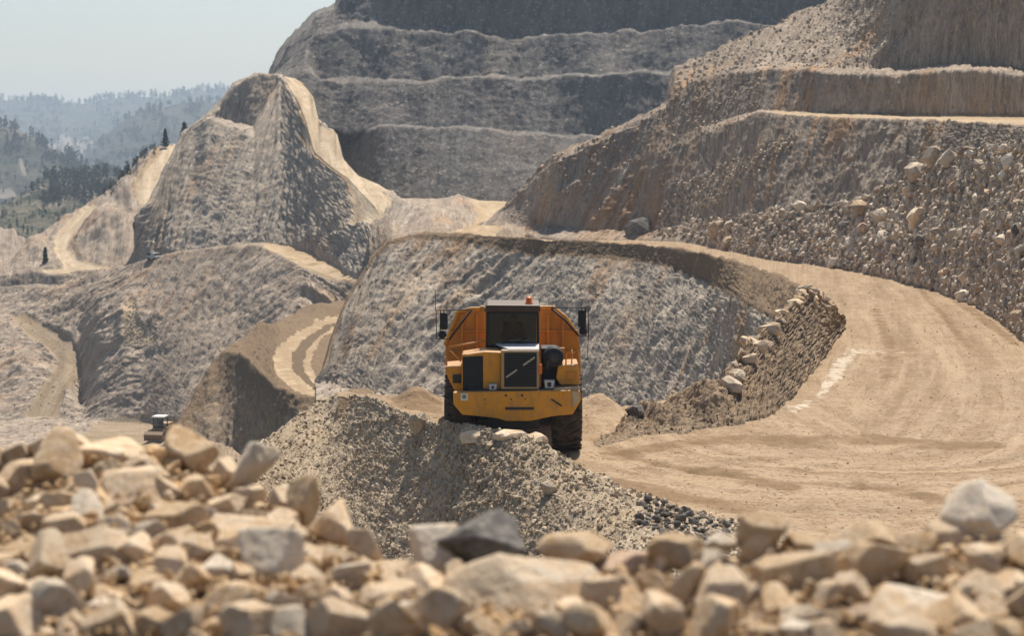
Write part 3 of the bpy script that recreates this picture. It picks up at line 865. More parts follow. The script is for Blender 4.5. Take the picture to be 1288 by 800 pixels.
def empty(name, loc, label, cat, group=None, rz=0.0):
    o = bpy.data.objects.new(name, None)
    o.empty_display_size = 0.2
    COL.objects.link(o)
    o.location = loc
    o.rotation_euler = (0, 0, rz)
    return tag(o, label, cat, group)


def link_bm(name, bm, mat, parent=None, smooth=False):
    me = bpy.data.meshes.new(name)
    bmesh.ops.recalc_face_normals(bm, faces=bm.faces)
    bm.to_mesh(me)
    bm.free()
    me.materials.append(mat)
    if smooth:
        me.polygons.foreach_set("use_smooth", np.ones(len(me.polygons), bool))
    o = bpy.data.objects.new(name, me)
    COL.objects.link(o)
    if parent is not None:
        o.parent = parent
    return o


# ------------------------------------------------------------------ rocks
def ico(sub):
    bm = bmesh.new()
    bmesh.ops.create_icosphere(bm, subdivisions=sub, radius=1.0)
    v = np.array([x.co[:] for x in bm.verts])
    f = np.array([[x.index for x in p.verts] for p in bm.faces])
    bm.free()
    return v, f


ICO1, ICOF1 = ico(1)
ICO2, ICOF2 = ico(2)
ICO3, ICOF3 = ico(4)
ICO4, ICOF4 = ico(5)


def rock_shape(v, seed, planes=11, soft=14.0, rough=0.03, lump=0.08):
    r = np.random.default_rng(seed)
    n = r.normal(size=(planes, 3))
    n /= np.linalg.norm(n, axis=1, keepdims=True)
    n = np.concatenate([n, -n[: planes // 2] + r.normal(size=(planes // 2, 3)) * 0.25])
    n /= np.linalg.norm(n, axis=1, keepdims=True)
    d = r.uniform(0.58, 1.0, len(n))
    q = v @ n.T / d
    q = np.maximum(q, 1e-3)
    rad = (np.sum(q ** soft, 1)) ** (-1.0 / soft)
    rad = np.clip(rad, 0.3, 1.6)
    p = v * rad[:, None]
    p = p * (1 + lump * fbm(v * 1.3 + seed * 3.1, 3)[:, None] + rough * fbm(p * 4.0 + seed, 4, 0.65)[:, None])
    chip = np.clip(fbm(p * 2.3 + seed * 1.7, 2) - 0.12, 0, 1)
    p = p * (1 - 0.55 * rough * 6 * chip[:, None])
    sc = p.max(0) - p.min(0)
    return (p - (p.max(0) + p.min(0)) / 2) / sc * 2 * np.array([1.0, 0.86, 0.78]) * 0.5 * 2


def mesh_from(name, v, f, mat, smooth=True):
    me = bpy.data.meshes.new(name)
    me.vertices.add(len(v))
    me.vertices.foreach_set("co", np.asarray(v, np.float32).ravel())
    me.loops.add(f.size)
    me.loops.foreach_set("vertex_index", f.ravel().astype(np.int32))
    me.polygons.add(len(f))
    me.polygons.foreach_set("loop_start", (np.arange(len(f)) * f.shape[1]).astype(np.int32))
    me.polygons.foreach_set("use_smooth", np.full(len(f), smooth))
    me.update()
    me.materials.append(mat)
    return me


def stone_mat(name, a, b, pit, dust, sc=1.0):
    m = NT(name)
    o = m.coord()
    rnd = m.n.new("ShaderNodeObjectInfo").outputs["Random"]
    o2 = m.n.new("ShaderNodeVectorMath")
    o2.operation = 'ADD'
    m.link(o, o2.inputs[0])
    m.link(m.mix(rnd, (0, 0, 0), (40, 23, 31)), o2.inputs[1])
    o2 = o2.outputs[0]
    big = m.noise(o2, 1.1 / sc, 5, 0.6, 0.5)
    med = m.noise(o2, 4.0 / sc, 5, 0.65)
    fin = m.noise(o2, 16.0 / sc, 4, 0.7)
    c = m.mix(m.ramp(big, (0.36, 0.0), (0.62, 1.0)), a, b)
    c = m.mix(m.ramp(med, (0.5, 0.0), (0.68, 0.8)), c, dust)
    c = m.mix(m.ramp(med, (0.3, 0.75), (0.43, 0.0)), c, pit)
    c = m.mix(m.ramp(fin, (0.3, 0.5), (0.45, 0.0)), c, pit)
    hs = m.n.new("ShaderNodeHueSaturation")
    m.link(c, hs.inputs["Color"])
    m.link(m.ramp(rnd, (0.0, 0.72), (1.0, 1.2)), hs.inputs["Value"])
    hs.inputs["Saturation"].default_value = 0.95
    h = m.math('ADD', m.math('MULTIPLY', med, 0.7), m.math('MULTIPLY', fin, 0.35))
    return m.done(hs.outputs[0], 0.92, m.bump(h, 0.6, 0.12 * sc), 0.15)


STONE = {
    'beige': stone_mat("beige_limestone", (0.68, 0.465, 0.265), (0.80, 0.62, 0.42), (0.38, 0.23, 0.11), (0.80, 0.69, 0.54)),
    'tan': stone_mat("tan_limestone", (0.60, 0.385, 0.19), (0.72, 0.53, 0.33), (0.34, 0.195, 0.09), (0.76, 0.62, 0.46)),
    'grey': stone_mat("grey_limestone", (0.46, 0.35, 0.24), (0.62, 0.50, 0.37), (0.20, 0.145, 0.09), (0.70, 0.59, 0.46)),
    'dark': stone_mat("dark_grey_stone", (0.12, 0.108, 0.098), (0.21, 0.19, 0.17), (0.05, 0.045, 0.04), (0.40, 0.35, 0.29)),
    'brown': stone_mat("reddish_brown_stone", (0.40, 0.265, 0.17), (0.54, 0.385, 0.265), (0.2, 0.12, 0.065), (0.62, 0.48, 0.35)),
    'pale': stone_mat("pale_limestone", (0.72, 0.57, 0.40), (0.82, 0.69, 0.53), (0.36, 0.28, 0.20), (0.76, 0.70, 0.60)),
}
NV = 14
ROCKV = [rock_shape(ICO4, 100 + i, planes=7 + i % 4, soft=22 + 6 * (i % 4), rough=0.028, lump=0.06) for i in range(NV)]
ROCKM = {}


def rock_mesh(var, tone):
    k = (var, tone)
    if k not in ROCKM:
        ROCKM[k] = mesh_from("rock", ROCKV[var], ICOF4, STONE[tone])
    return ROCKM[k]


SMALLV = [rock_shape(ICO2, 300 + i, planes=9, soft=18, rough=0.05) for i in range(10)]
SMALLM = {}


def small_mesh(var, tone, name):
    k = (var, tone)
    if k not in SMALLM:
        SMALLM[k] = mesh_from(name, SMALLV[var], ICOF2, STONE[tone], False)
    return SMALLM[k]


def grid_at(key, px, py):
    """Nearest terrain vertex of a layer to a photo pixel (front-most match)."""
    L = LAYER[key]
    d = (L['px'] - px) ** 2 + (L['py'] - py) ** 2
    near = max(d.min() * 1.5, 12.0)
    d = np.where(d <= near, L['P'][..., 1], 1e9)
    i = np.unravel_index(np.argmin(d), d.shape)
    return L['P'][i], L['N'][i]


def crest_d(px):
    r = np.array(crV)
    return float(np.interp(px, r[:, 0], r[:, 2])), float(np.interp(px, r[:, 0], r[:, 1]))


def heap_point(px, py, h):
    dc, yc = crest_d(px)
    if py > yc:
        p, _ = grid_at('V', px, py)
        d = float(p[1])
    else:
        d = dc + 0.15
    return unp(px, py, d), d


HAND = [
    # px, py, w, h, tone, roll, label
    (27, 612, 64, 60, 'beige', 20, "rounded beige rock cut by the left picture edge, upper row of the heap"),
    (144, 574, 104, 50, 'beige', 4, "broad flat beige slab on top of the left heap, below the distant loader"),
    (62, 563, 62, 38, 'beige', -5, "low pale rock at the top left of the heap beside the broad flat slab"),
    (313, 587, 64, 52, 'pale', -18, "tilted pale block perched on the top edge of the left heap"),
    (312, 630, 42, 38, 'beige', 8, "small dusty rock wedged right under the tilted perched block"),
    (352, 637, 42, 50, 'beige', 30, "squarish beige rock between the small dusty rock and the upright rock"),
    (380, 642, 38, 88, 'tan', 3, "tall narrow tan rock standing upright at the right end of the left heap"),
    (171, 627, 90, 60, 'beige', 12, "large rounded beige rock in the middle of the left heap under the flat slab"),
    (248, 627, 64, 50, 'tan', -30, "slanting tan rock left of the small dusty rock in the heap"),
    (312, 672, 108, 52, 'beige', -6, "long pale beige rock lying level below the squarish beige rock"),
    (235, 664, 66, 76, 'tan', 25, "wide tan rock leaning right, beside the two-tone grey rock in the left heap"),
    (150, 668, 62, 42, 'beige', 0, "smooth oval beige rock just left of the two-tone grey rock"),
    (190, 678, 46, 56, 'grey', 10, "two-tone grey rock with a dark lower face in the left heap"),
    (291, 692, 62, 58, 'tan', -12, "cracked round tan rock under the long pale beige rock"),
    (118, 708, 88, 80, 'beige', -22, "big pointed beige rock low in the left heap with grey patches"),
    (32, 698, 70, 46, 'tan', 6, "smooth egg-like tan rock near the left picture edge"),
    (36, 662, 74, 34, 'beige', -3, "flat beige rock lying over the egg-like tan rock at the left edge"),
    (152, 762, 60, 50, 'tan', 14, "rounded tan rock at the bottom left below the big pointed rock"),
    (80, 640, 62, 40, 'tan', 10, "dusty tan rock left of the large rounded rock, mid left heap"),
    (385, 706, 42, 42, 'beige', 16, "round beige cobble below the tall upright rock"),
    (423, 708, 44, 36, 'beige', -10, "flattened beige cobble right of the round cobble under the upright rock"),
    (556, 697, 66, 66, 'pale', 12, "pale square rock leaning against the dark grey boulder"),
    (607, 684, 112, 72, 'dark', -6, "dark grey boulder standing out among the beige rocks in the middle"),
    (507, 728, 96, 54, 'beige', -20, "sloping beige rock left of the pale square rock"),
    (483, 764, 62, 58, 'beige', 10, "chunky dusty rock under the sloping beige rock"),
    (645, 762, 222, 116, 'beige', -4, "largest flat-topped beige rock at the bottom centre"),
    (287, 772, 80, 64, 'tan', 8, "bulky tan rock at the bottom of the left heap"),
    (722, 690, 84, 50, 'tan', 4, "beige-brown rock behind the right end of the largest flat-topped rock"),
    (788, 722, 90, 54, 'brown', 8, "dark brown angular rock right of the largest flat-topped rock"),
    (793, 772, 66, 52, 'tan', -8, "chunky tan rock under the dark brown angular rock"),
    (857, 760, 62, 100, 'tan', 4, "tall orange-tan rock standing upright at the bottom right of centre"),
    (909, 719, 54, 52, 'grey', 0, "round dark-spotted grey cobble between two beige rocks, right of centre"),
    (852, 697, 76, 44, 'tan', 2, "tan rock on the crest above the tall orange-tan rock"),
    (912, 683, 48, 28, 'pale', 0, "thin pale slab lying on the crest above the spotted cobble"),
    (955, 671, 58, 50, 'tan', 22, "rounded tan rock rising above the crest right of the thin pale slab"),
    (1000, 736, 120, 82, 'tan', -10, "large tan rock with a shaded underside, right of the spotted cobble"),
    (1100, 723, 126, 90, 'tan', 12, "big dome-shaped tan rock in the right heap"),
    (1155, 766, 112, 56, 'pale', -8, "long pale bone-shaped rock low in the right heap"),
    (1195, 695, 72, 84, 'beige', 24, "smooth upright beige block below the perched whitish rock"),
    (1231, 646, 82, 76, 'pale', 10, "whitish rock perched highest on the right heap"),
    (1266, 700, 66, 48, 'tan', -6, "tan rock right of the smooth upright block near the right edge"),
    (1225, 753, 70, 62, 'beige', 18, "worn beige rock right of the long bone-shaped rock"),
    (1272, 746, 66, 50, 'beige', -14, "pale smooth rock cut by the right picture edge"),
    (940, 750, 42, 40, 'grey', 35, "small square grey rock under the spotted cobble"),
    (953, 788, 52, 32, 'brown', 0, "reddish brown rock at the bottom edge beside the small square grey rock"),
    (1025, 786, 88, 48, 'grey', 6, "slate-grey rock at the bottom edge under the large tan rock"),
    (1084, 786, 66, 44, 'brown', -4, "brown rock at the bottom edge right of the slate-grey rock"),
    (1076, 680, 96, 44, 'tan', 5, "tan rock on the back row behind the big dome-shaped rock"),
    (1140, 692, 76, 44, 'tan', -6, "low tan rock left of the smooth upright block"),
    (1020, 690, 76, 40, 'tan', 8, "low tan rock on the crest behind the large tan rock"),
]


def put_rock(px, py, w, h, tone, roll, label, group, var=None, lift=0.0):
    p, d = heap_point(px, py, h)
    var = int(rng.integers(NV)) if var is None else var
    o = bpy.data.objects.new("rock", rock_mesh(var, tone))
    COL.objects.link(o)
    sx = w * d / FPX / 2
    sz = h * d / FPX / 2 / 0.78
    sy = (sx + sz) / 2 / 0.86 * rng.uniform(0.85, 1.1)
    o.scale = (sx, sy, sz)
    o.location = p + np.array([0, 0, lift * sz])
    o.rotation_euler = (rng.uniform(-0.25, 0.25), R(roll), rng.uniform(-0.25, 0.25) + (math.pi if rng.random() < 0.5 else 0))
    tag(o, label, "rock", group)
    return o


placed = []
for k, (px, py, w, h, tone, roll, lab) in enumerate(HAND):
    put_rock(px, py, w * 1.1, h * 1.1, tone, roll, lab, "foreground limestone rocks", var=(k * 5 + 3) % NV)
    placed.append((px, py, w / 2, h / 2))

TONES = ['beige', 'beige', 'beige', 'beige', 'beige', 'tan', 'tan', 'pale', 'pale', 'beige']
TW = {'beige': "beige", 'tan': "tan", 'grey': "greyish", 'brown': "brownish", 'pale': "whitish"}


FILL = []


def fill_rocks(n, wlo, whi, sep, seed, xlo=-30, xhi=1310):
    r = np.random.default_rng(seed)
    tries = made = 0
    while made < n and tries < 9000:
        tries += 1
        px = r.uniform(xlo, xhi)
        dc, yc = crest_d(px)
        py = r.uniform(yc - 12, 812)
        w = r.uniform(wlo, whi) * (1.12 if px > 800 else 1.0 if px > 420 else 0.88)
        ok = True
        for (qx, qy, qw, qh) in placed:
            if ((px - qx) / (qw + w * 0.5)) ** 2 + ((py - qy) / (qh + w * 0.4)) ** 2 < sep:
                ok = False
                break
        if not ok:
            continue
        h = w * r.uniform(0.70, 1.0)
        if 165 < px < 232 and py < 592:
            continue
        tone = TONES[int(r.integers(len(TONES)))]
        o = put_rock(px, py, w, h, tone, float(r.uniform(-35, 35)), "", None, lift=0.45)
        FILL.append((o, px, py, w, h, tone))
        placed.append((px, py, w / 2, h / 2))
        made += 1
    return made


fill_rocks(125, 56, 96, 0.42, 1)
fill_rocks(120, 38, 58, 0.36, 2)
SHORT = ["rounded rock at the left edge", "broad flat slab", "low pale rock beside the slab", "tilted perched block", "small dusty rock under the perched block",
         "squarish beige rock", "tall narrow upright rock", "large rounded rock", "slanting tan rock", "long pale level rock", "wide leaning tan rock", "smooth oval rock",
         "two-tone grey rock", "cracked round rock", "big pointed rock", "egg-like tan rock", "flat rock over the egg-like one", "rounded bottom-left rock", "dusty tan rock",
         "round cobble", "flattened cobble", "pale square rock", "dark grey boulder", "sloping beige rock", "chunky dusty rock", "largest flat-topped rock", "bulky bottom rock",
         "brownish back rock", "dark brown angular rock", "chunky tan rock", "tall orange-tan rock", "spotted cobble", "tan crest rock", "thin pale slab", "rounded tan crest rock",
         "large shaded tan rock", "big dome-shaped rock", "long bone-shaped rock", "smooth upright block", "whitish perched rock", "right edge tan rock", "worn beige rock",
         "smooth rock at the right edge", "small square grey rock", "reddish bottom rock", "slate-grey rock", "brown bottom rock", "tan back-row rock", "low tan rock", "low tan crest rock"]
ANCH = [(h_[0], h_[1], n_) for h_, n_ in zip(HAND, SHORT)]


def where(px, py, anchors, skip=()):
    ds = sorted((math.hypot(px - a[0], py - a[1]), a) for a in anchors if a[2] not in skip)
    d, a = ds[0]
    dx, dy = px - a[0], py - a[1]
    if abs(dx) > 1.9 * abs(dy):
        w_ = "left of" if dx < 0 else "right of"
    elif abs(dy) > 1.9 * abs(dx):
        w_ = "above" if dy < 0 else "below"
    else:
        w_ = ("above " if dy < 0 else "below ") + ("left of" if dx < 0 else "right of")
    return w_, a[2], ds[1][1][2]


def name_things(items, anchors, noun):
    seen = {}
    for (o, px, py, w, h, tone) in items:
        sh = "flat " if h / w < 0.70 else ("chunky " if h / w > 0.86 else "")
        sz = "small " if w < 46 else ("large " if w > 82 else "")
        w_, a, b = where(px, py, anchors)
        tn = TW.get(tone, tone)
        lab = f"{sz}{sh}{tn} {noun} {w_} the {a}"
        if lab in seen:
            lab = f"{sz}{sh}{tn} {noun} {w_} the {a}, toward the {b}"
        k_ = 2
        base_ = lab
        while lab in seen:
            lab = f"{['', '', 'second', 'third', 'fourth', 'fifth', 'sixth', 'seventh', 'eighth', 'ninth'][min(k_, 9)]} {base_}"
            k_ += 1
        seen[lab] = 1
        o["label"] = " ".join(lab.split()[:16])


name_things(FILL, ANCH, "rock")
for it in FILL:
    it[0]["group"] = "foreground limestone rocks"


# ------------------------------------------------------------------ small stones as stuff
def gravel_mat(name, a, b, c3):
    m = NT(name)
    t = m.attr("tone", "Fac")
    c = m.ramp(t, (0.0, a), (0.55, b), (1.0, c3))
    n = m.noise(m.coord(), 9.0, 3, 0.6)
    c = m.mix(m.ramp(n, (0.3, 0.6), (0.6, 0.0)), c, tuple(x * 0.6 for x in a))
    return m.done(c, 0.95, None, 0.1)


def scatter(name, pts, sizes, mat, seed, sink=0.15, kind="stuff", hi=False):
    r = np.random.default_rng(seed)
    V0, F0 = (ICO3, ICOF3) if hi else (ICO1, ICOF1)
    nv = len(V0)
    shapes = np.array([rock_shape(V0, 500 + i, planes=8, soft=20, rough=0.06) for i in range(16)])
    n = len(pts)
    sh = shapes[r.integers(0, 16, n)]
    a, b, c = r.uniform(0, 6.28, (3, n))
    def rot(ang, ax):
        m = np.zeros((n, 3, 3))
        i, j = [(1, 2), (0, 2), (0, 1)][ax]
        m[:, ax, ax] = 1
        m[:, i, i] = np.cos(ang); m[:, j, j] = np.cos(ang)
        m[:, i, j] = -np.sin(ang); m[:, j, i] = np.sin(ang)
        return m
    M = rot(c, 2) @ rot(b, 1) @ rot(a, 0)
    v = np.einsum('nij,nvj->nvi', M, sh * r.uniform(0.75, 1.25, (n, 1, 3))) * (sizes / 2)[:, None, None]
    v = v + pts[:, None, :]
    v[..., 2] += (sizes * (0.3 - sink))[:, None]
    f = (F0[None] + (np.arange(n) * nv)[:, None, None]).reshape(-1, 3)
    me = mesh_from(name, v.reshape(-1, 3), f, mat, hi)
    at = me.attributes.new("tone", 'FLOAT', 'POINT')
    at.data.foreach_set("value", np.repeat(r.uniform(0, 1, n), nv).astype(np.float32))
    o = bpy.data.objects.new(name, me)
    COL.objects.link(o)
    o["kind"] = kind
    return o


def sample(key, n, poly, seed, dens=None):
    """Random terrain points of a layer whose pixel lies in poly, even per picture area."""
    L = LAYER[key]
    r = np.random.default_rng(seed)
    m = inpoly(L['px'], L['py'], poly)
    idx = np.argwhere(m)
    P, px, py = L['P'], L['px'], L['py']
    area = np.abs(np.gradient(px, axis=1) * np.gradient(py, axis=0))[m] + 1e-6
    if dens is not None:
        area = area * dens(px[m], py[m])
    k = r.choice(len(idx), n, p=area / area.sum())
    i, j = idx[k, 0], idx[k, 1]
    i2 = np.clip(i + 1, 0, P.shape[0] - 1)
    j2 = np.clip(j + 1, 0, P.shape[1] - 1)
    t, s = r.uniform(0, 1, (2, n, 1))
    return P[i, j] * (1 - t) * (1 - s) + P[i2, j] * t * (1 - s) + P[i, j2] * (1 - t) * s + P[i2, j2] * t * s


def psize(pts, lo, hi, seed, power=2.2):
    r = np.random.default_rng(seed)
    s = lo + (hi - lo) * r.uniform(0, 1, len(pts)) ** power
    return s * pts[:, 1] / FPX


GR = gravel_mat("mixed_grey_gravel", (0.30, 0.235, 0.175), (0.54, 0.435, 0.33), (0.70, 0.585, 0.45))
GB = gravel_mat("beige_gravel", (0.40, 0.25, 0.12), (0.62, 0.43, 0.24), (0.74, 0.58, 0.39))
GE = gravel_mat("tan_bank_gravel", (0.27, 0.205, 0.135), (0.46, 0.36, 0.25), (0.64, 0.53, 0.39))
GP = gravel_mat("pale_rubble", (0.36, 0.29, 0.22), (0.58, 0.485, 0.38), (0.74, 0.64, 0.51))

bank_poly = [(280, 480), (440, 480), (560, 515), (700, 560), (940, 645), (1010, 700), (1010, 730), (280, 730)]
p = sample('E', 16000, bank_poly, 3)
scatter("gravel", p, psize(p, 1.8, 6.5, 4, 3.0), GE, 5, sink=0.35)
p = sample('E', 2500, [(560, 525), (700, 560), (960, 650), (980, 720), (560, 720)], 6)
scatter("gravel", p, psize(p, 3.0, 9.0, 7, 2.5), GE, 8)
p = sample('V', 1100, [(-60, 540), (1350, 540), (1350, 830), (-60, 830)], 9)
scatter("rubble", p, psize(p, 14.0, 36.0, 10, 1.3), GB, 11, sink=0.2, hi=True)
p = sample('V', 3500, [(-60, 540), (1350, 540), (1350, 830), (-60, 830)], 91)
p[:, 2] += 0.05
scatter("gravel", p, psize(p, 5.0, 14.0, 92, 1.6), GB, 93, sink=0.1)
rub = [(808, 297), (870, 283), (950, 268), (988, 262), (1048, 260), (1093, 250), (1138, 231), (1150, 212), (1200, 196), (1288, 176), (1350, 165), (1350, 470), (1288, 424), (1230, 384), (1170, 361), (1100, 344), (1040, 333), (975, 326), (930, 317), (860, 302)]
p = sample('R', 8000, rub, 12)
scatter("rubble", p, psize(p, 2.6, 11, 13, 2.6), GR, 14)
p = sample('R', 5000, rub, 15, lambda x, y: np.clip((x - 900) / 300, 0.1, 1))
scatter("rubble", p, psize(p, 3.0, 13, 16, 2.6), GP, 17)
p = sample('R', 3500, [(640, 290), (650, 245), (700, 195), (760, 170), (840, 130), (855, 85), (960, 38), (1060, -5), (1140, -5), (1120, 88), (960, 86), (955, 140), (880, 175), (760, 220), (660, 270)], 18,
           lambda x, y: np.where(x > 845, 1.0, 0.45))
scatter("rubble", p, psize(p, 1.8, 6, 19, 3.0), GR, 20)
p = sample('R', 900, [(820, 290), (860, 230), (950, 190), (1010, 165), (1000, 185), (930, 235), (880, 285)], 21)
scatter("rubble", p, psize(p, 2.5, 8, 22, 2.5), GR, 23)
p = sample('N', 1400, [(748, 340), (1080, 340), (1080, 560), (748, 560)], 24)
scatter("gravel", p, psize(p, 1.5, 5, 25, 3.0), gravel_mat("brown_gravel", (0.17, 0.12, 0.08), (0.30, 0.225, 0.15), (0.44, 0.35, 0.25)), 26)
for key, n in (('P', 4200),):
    p = sample(key, n, [(430, 490), (760, 505), (1000, 480), (1000, 330), (1350, 330), (1350, 690), (430, 690)], 27)
    scatter("gravel", p, psize(p, 0.8, 3.2, 28, 4.0), GB, 29)
p = sample('K', 500, whiteK, 30)
scatter("rubble", p, psize(p, 1.2, 3.5, 31), GP, 32)
p = sample('K', 1500, [(-20, 330), (330, 310), (330, 420), (180, 540), (-20, 540)], 33)
scatter("rubble", p, psize(p, 1.0, 3.2, 34, 3), GR, 35)
p = sample('M', 1500, [(400, 290), (1010, 330), (1000, 520), (400, 520)], 36)
scatter("rubble", p, psize(p, 1.2, 3.5, 37, 3), GR, 38)


# --- single boulders
def put_boulder(key, px, py, w, h, tone, label, name, cat, group=None, roll=None, lift=0.2):
    p, n = grid_at(key, px, py)
    d = float(p[1])
    o = bpy.data.objects.new(name, small_mesh(int(rng.integers(10)), tone, name))
    COL.objects.link(o)
    sx, sz = w * d / FPX / 2, h * d / FPX / 2 / 0.78
    o.scale = (sx, (sx + sz) / 2, sz)
    o.location = (p[0], p[1], p[2] + sz * lift)
    o.rotation_euler = (rng.uniform(-0.4, 0.4), rng.uniform(-0.4, 0.4) if roll is None else R(roll), rng.uniform(0, 6.28))
    return tag(o, label, cat, group)


HB = [(1155, 222, 32, 24, 'grey', "big pale grey boulder at the top of the right rubble slope under the cliff"),
      (1084, 266, 34, 22, 'tan', "orange-brown boulder half way up the right rubble slope"),
      (1160, 278, 30, 19, 'beige', "pale angular boulder in the middle of the right rubble slope"),
      (1112, 272, 26, 18, 'grey', "grey boulder between the orange-brown one and the pale angular one"),
      (1180, 200, 22, 26, 'grey', "tall grey boulder leaning on the cliff at the slope's upper end"),
      (1272, 381, 20, 15, 'dark', "dark boulder lying by itself at the foot of the slope near the road"),
      (1262, 340, 22, 18, 'grey', "grey boulder low on the rubble slope above the lone dark boulder"),
      (1215, 352, 20, 14, 'grey', "lowest grey boulder of the slope, beside the road's bend"),
      (1062, 285, 22, 14, 'dark', "dark grey boulder in a patch of dark stones above the road"),
      (1246, 250, 26, 18, 'brown', "brown boulder high on the rubble slope near the right edge"),
      (1205, 240, 18, 14, 'brown', "reddish boulder left of the high brown boulder"),
      (805, 290, 34, 22, 'dark', "dark boulder at the foot of the right ridge above the pit rim")]
for (px, py, w, h, tone, lab) in HB:
    put_boulder('R', px, py, w * 1.2, h * 1.2, tone, lab, "boulder", "boulder", "boulders on the right rubble slope")
BIG = []
BANCH = [(h_[0], h_[1], n_) for h_, n_ in zip(HB, ['big grey boulder under the cliff', 'orange-brown boulder', 'pale angular boulder', 'grey boulder beside the orange one', 'tall leaning boulder', 'lone dark boulder', 'low grey boulder', 'lowest grey boulder', 'dark boulder above the road', 'high brown boulder', 'reddish boulder', 'dark boulder under the ridge'])]
pts = sample('R', 1400, rub, 41, lambda x, y: np.clip((x - 850) / 350, 0.05, 1))
r_ = np.random.default_rng(42)
k = 0
taken = [(q[0], q[1], q[2] / 2) for q in HB]
for q in pts:
    if k >= 200:
        break
    x, y = proj(q)
    w = 9 + 20 * r_.uniform() ** 2.4
    if any((x - a) ** 2 + (y - b) ** 2 < (0.6 * (w / 2 + c)) ** 2 for a, b, c in taken):
        continue
    taken.append((x, y, w / 2))
    tone = ['grey', 'grey', 'brown', 'pale', 'tan', 'dark'][int(r_.integers(6))]
    tn = {'grey': 'grey', 'brown': 'brown', 'pale': 'whitish', 'tan': 'tan', 'dark': 'dark'}[tone]
    hh = w * r_.uniform(0.6, 0.9)
    o = put_boulder('R', x, y, w, hh, tone, f"small {tn} boulder among the loose rubble above the bend of the haul road", "boulder", "boulder", f"small {tn} boulders in the rubble slope")
    if w > 13:
        BIG.append((o, x, y, w * 4, hh * 4, tone))
    k += 1
name_things(BIG, BANCH, "boulder")
for it in BIG:
    it[0]["group"] = "boulders on the right rubble slope"
BS = [(1003, 362, 24, 8, 'pale', "flat stone at the far end of the berm's crest"),
      (1016, 358, 26, 9, 'beige', "second pale stone from the far end of the berm"),
      (1030, 363, 28, 12, 'beige', "tan stone on the berm where its crest bends toward the road"),
      (1040, 374, 24, 14, 'brown', "brown stone at the road side of the berm's bend"),
      (1006, 376, 32, 13, 'pale', "flat white-topped stone just below the berm's bend"),
      (990, 388, 30, 12, 'beige', "beige slab between the white-topped stone and the brown block"),
      (979, 399, 30, 13, 'brown', "brown block on the berm between two pale slabs"),
      (968, 412, 40, 16, 'pale', "wide pale slab half way along the berm's crest"),
      (954, 424, 44, 15, 'beige', "longest beige slab on the berm's crest"),
      (947, 437, 34, 18, 'pale', "bright pale block on the near half of the berm"),
      (938, 450, 36, 20, 'beige', "beige block just above the two grey blocks at the berm's near end"),
      (926, 463, 34, 22, 'grey', "upper of two grey blocks at the near end of the berm"),
      (918, 478, 42, 28, 'grey', "lowest and largest grey block at the near end of the berm"),
      (962, 432, 24, 16, 'brown', "small brown stone on the road side of the wide pale slab"),
      (795, 502, 30, 26, 'dark', "dark round boulder at the foot of the pit wall beside the berm")]
for (px, py, w, h, tone, lab) in BS:
    put_boulder('N', px + float(rng.uniform(-5, 5)), py + float(rng.uniform(-2, 5)), w * float(rng.uniform(0.7, 1.1)), h * float(rng.uniform(0.7, 1.2)), 'beige' if tone == 'pale' else tone, lab, "stone", "stone", "stones along the berm", roll=float(rng.uniform(-25, 25)), lift=-0.1)
cn = np.array(crN)
rb = np.random.default_rng(77)
for k in range(34):
    x = rb.uniform(908, 1046)
    y = float(np.interp(x, cn[:, 0], cn[:, 1])) + rb.uniform(1, 16)
    w = 7 + 11 * rb.uniform() ** 1.6
    put_boulder('N', x, y, w, w * rb.uniform(0.5, 0.9), ['tan', 'brown', 'beige', 'grey'][k % 4], "small stone bedded in the crumbly crest of the berm between the large blocks", "stone", "stone", "small stones bedded in the berm", lift=0.0)
pts = sample('E', 900, [(805, 632), (860, 622), (915, 628), (935, 655), (900, 676), (840, 676), (805, 660)], 43)
taken = []
for q in pts:
    if len(taken) >= 110:
        break
    x, y = proj(q)
    w = 6 + 9 * r_.uniform() ** 1.5
    if any((x - a) ** 2 + (y - b) ** 2 < (0.55 * (w / 2 + c)) ** 2 for a, b, c in taken):
        continue
    taken.append((x, y, w / 2))
    put_boulder('E', x, y, w, w * r_.uniform(0.65, 0.95), 'dark' if r_.random() < 0.8 else 'grey', "dark grey stone in the small pile at the lower edge of the road", "stone", "stone", "dark stones piled at the road's edge", lift=0.5)
put_boulder('E', 690, 621, 22, 20, 'grey', "single pinkish grey stone lying on the gravel bank below the hauler", "stone", "stone", None, lift=0.5)
put_boulder('E', 528, 541, 34, 26, 'grey', "grey boulder on the crest of the gravel bank left of the hauler", "stone", "stone", None, lift=0.5)
for (px, py, w, h, lab) in [(598, 546, 40, 16, "pale rock on the bank's crest under the hauler's left half"),
                            (640, 542, 44, 20, "broad pale rock on the bank's crest in front of the hauler's bumper"),
                            (672, 548, 34, 22, "pinkish pale rock on the bank's crest beside the hauler's right tyre"),
                            (615, 556, 24, 14, "small pale rock below the broad one in front of the hauler")]:
    put_boulder('E', px, py, w, h, 'beige', lab, "rock", "rock", "pale rocks in front of the hauler", roll=0, lift=-0.3)
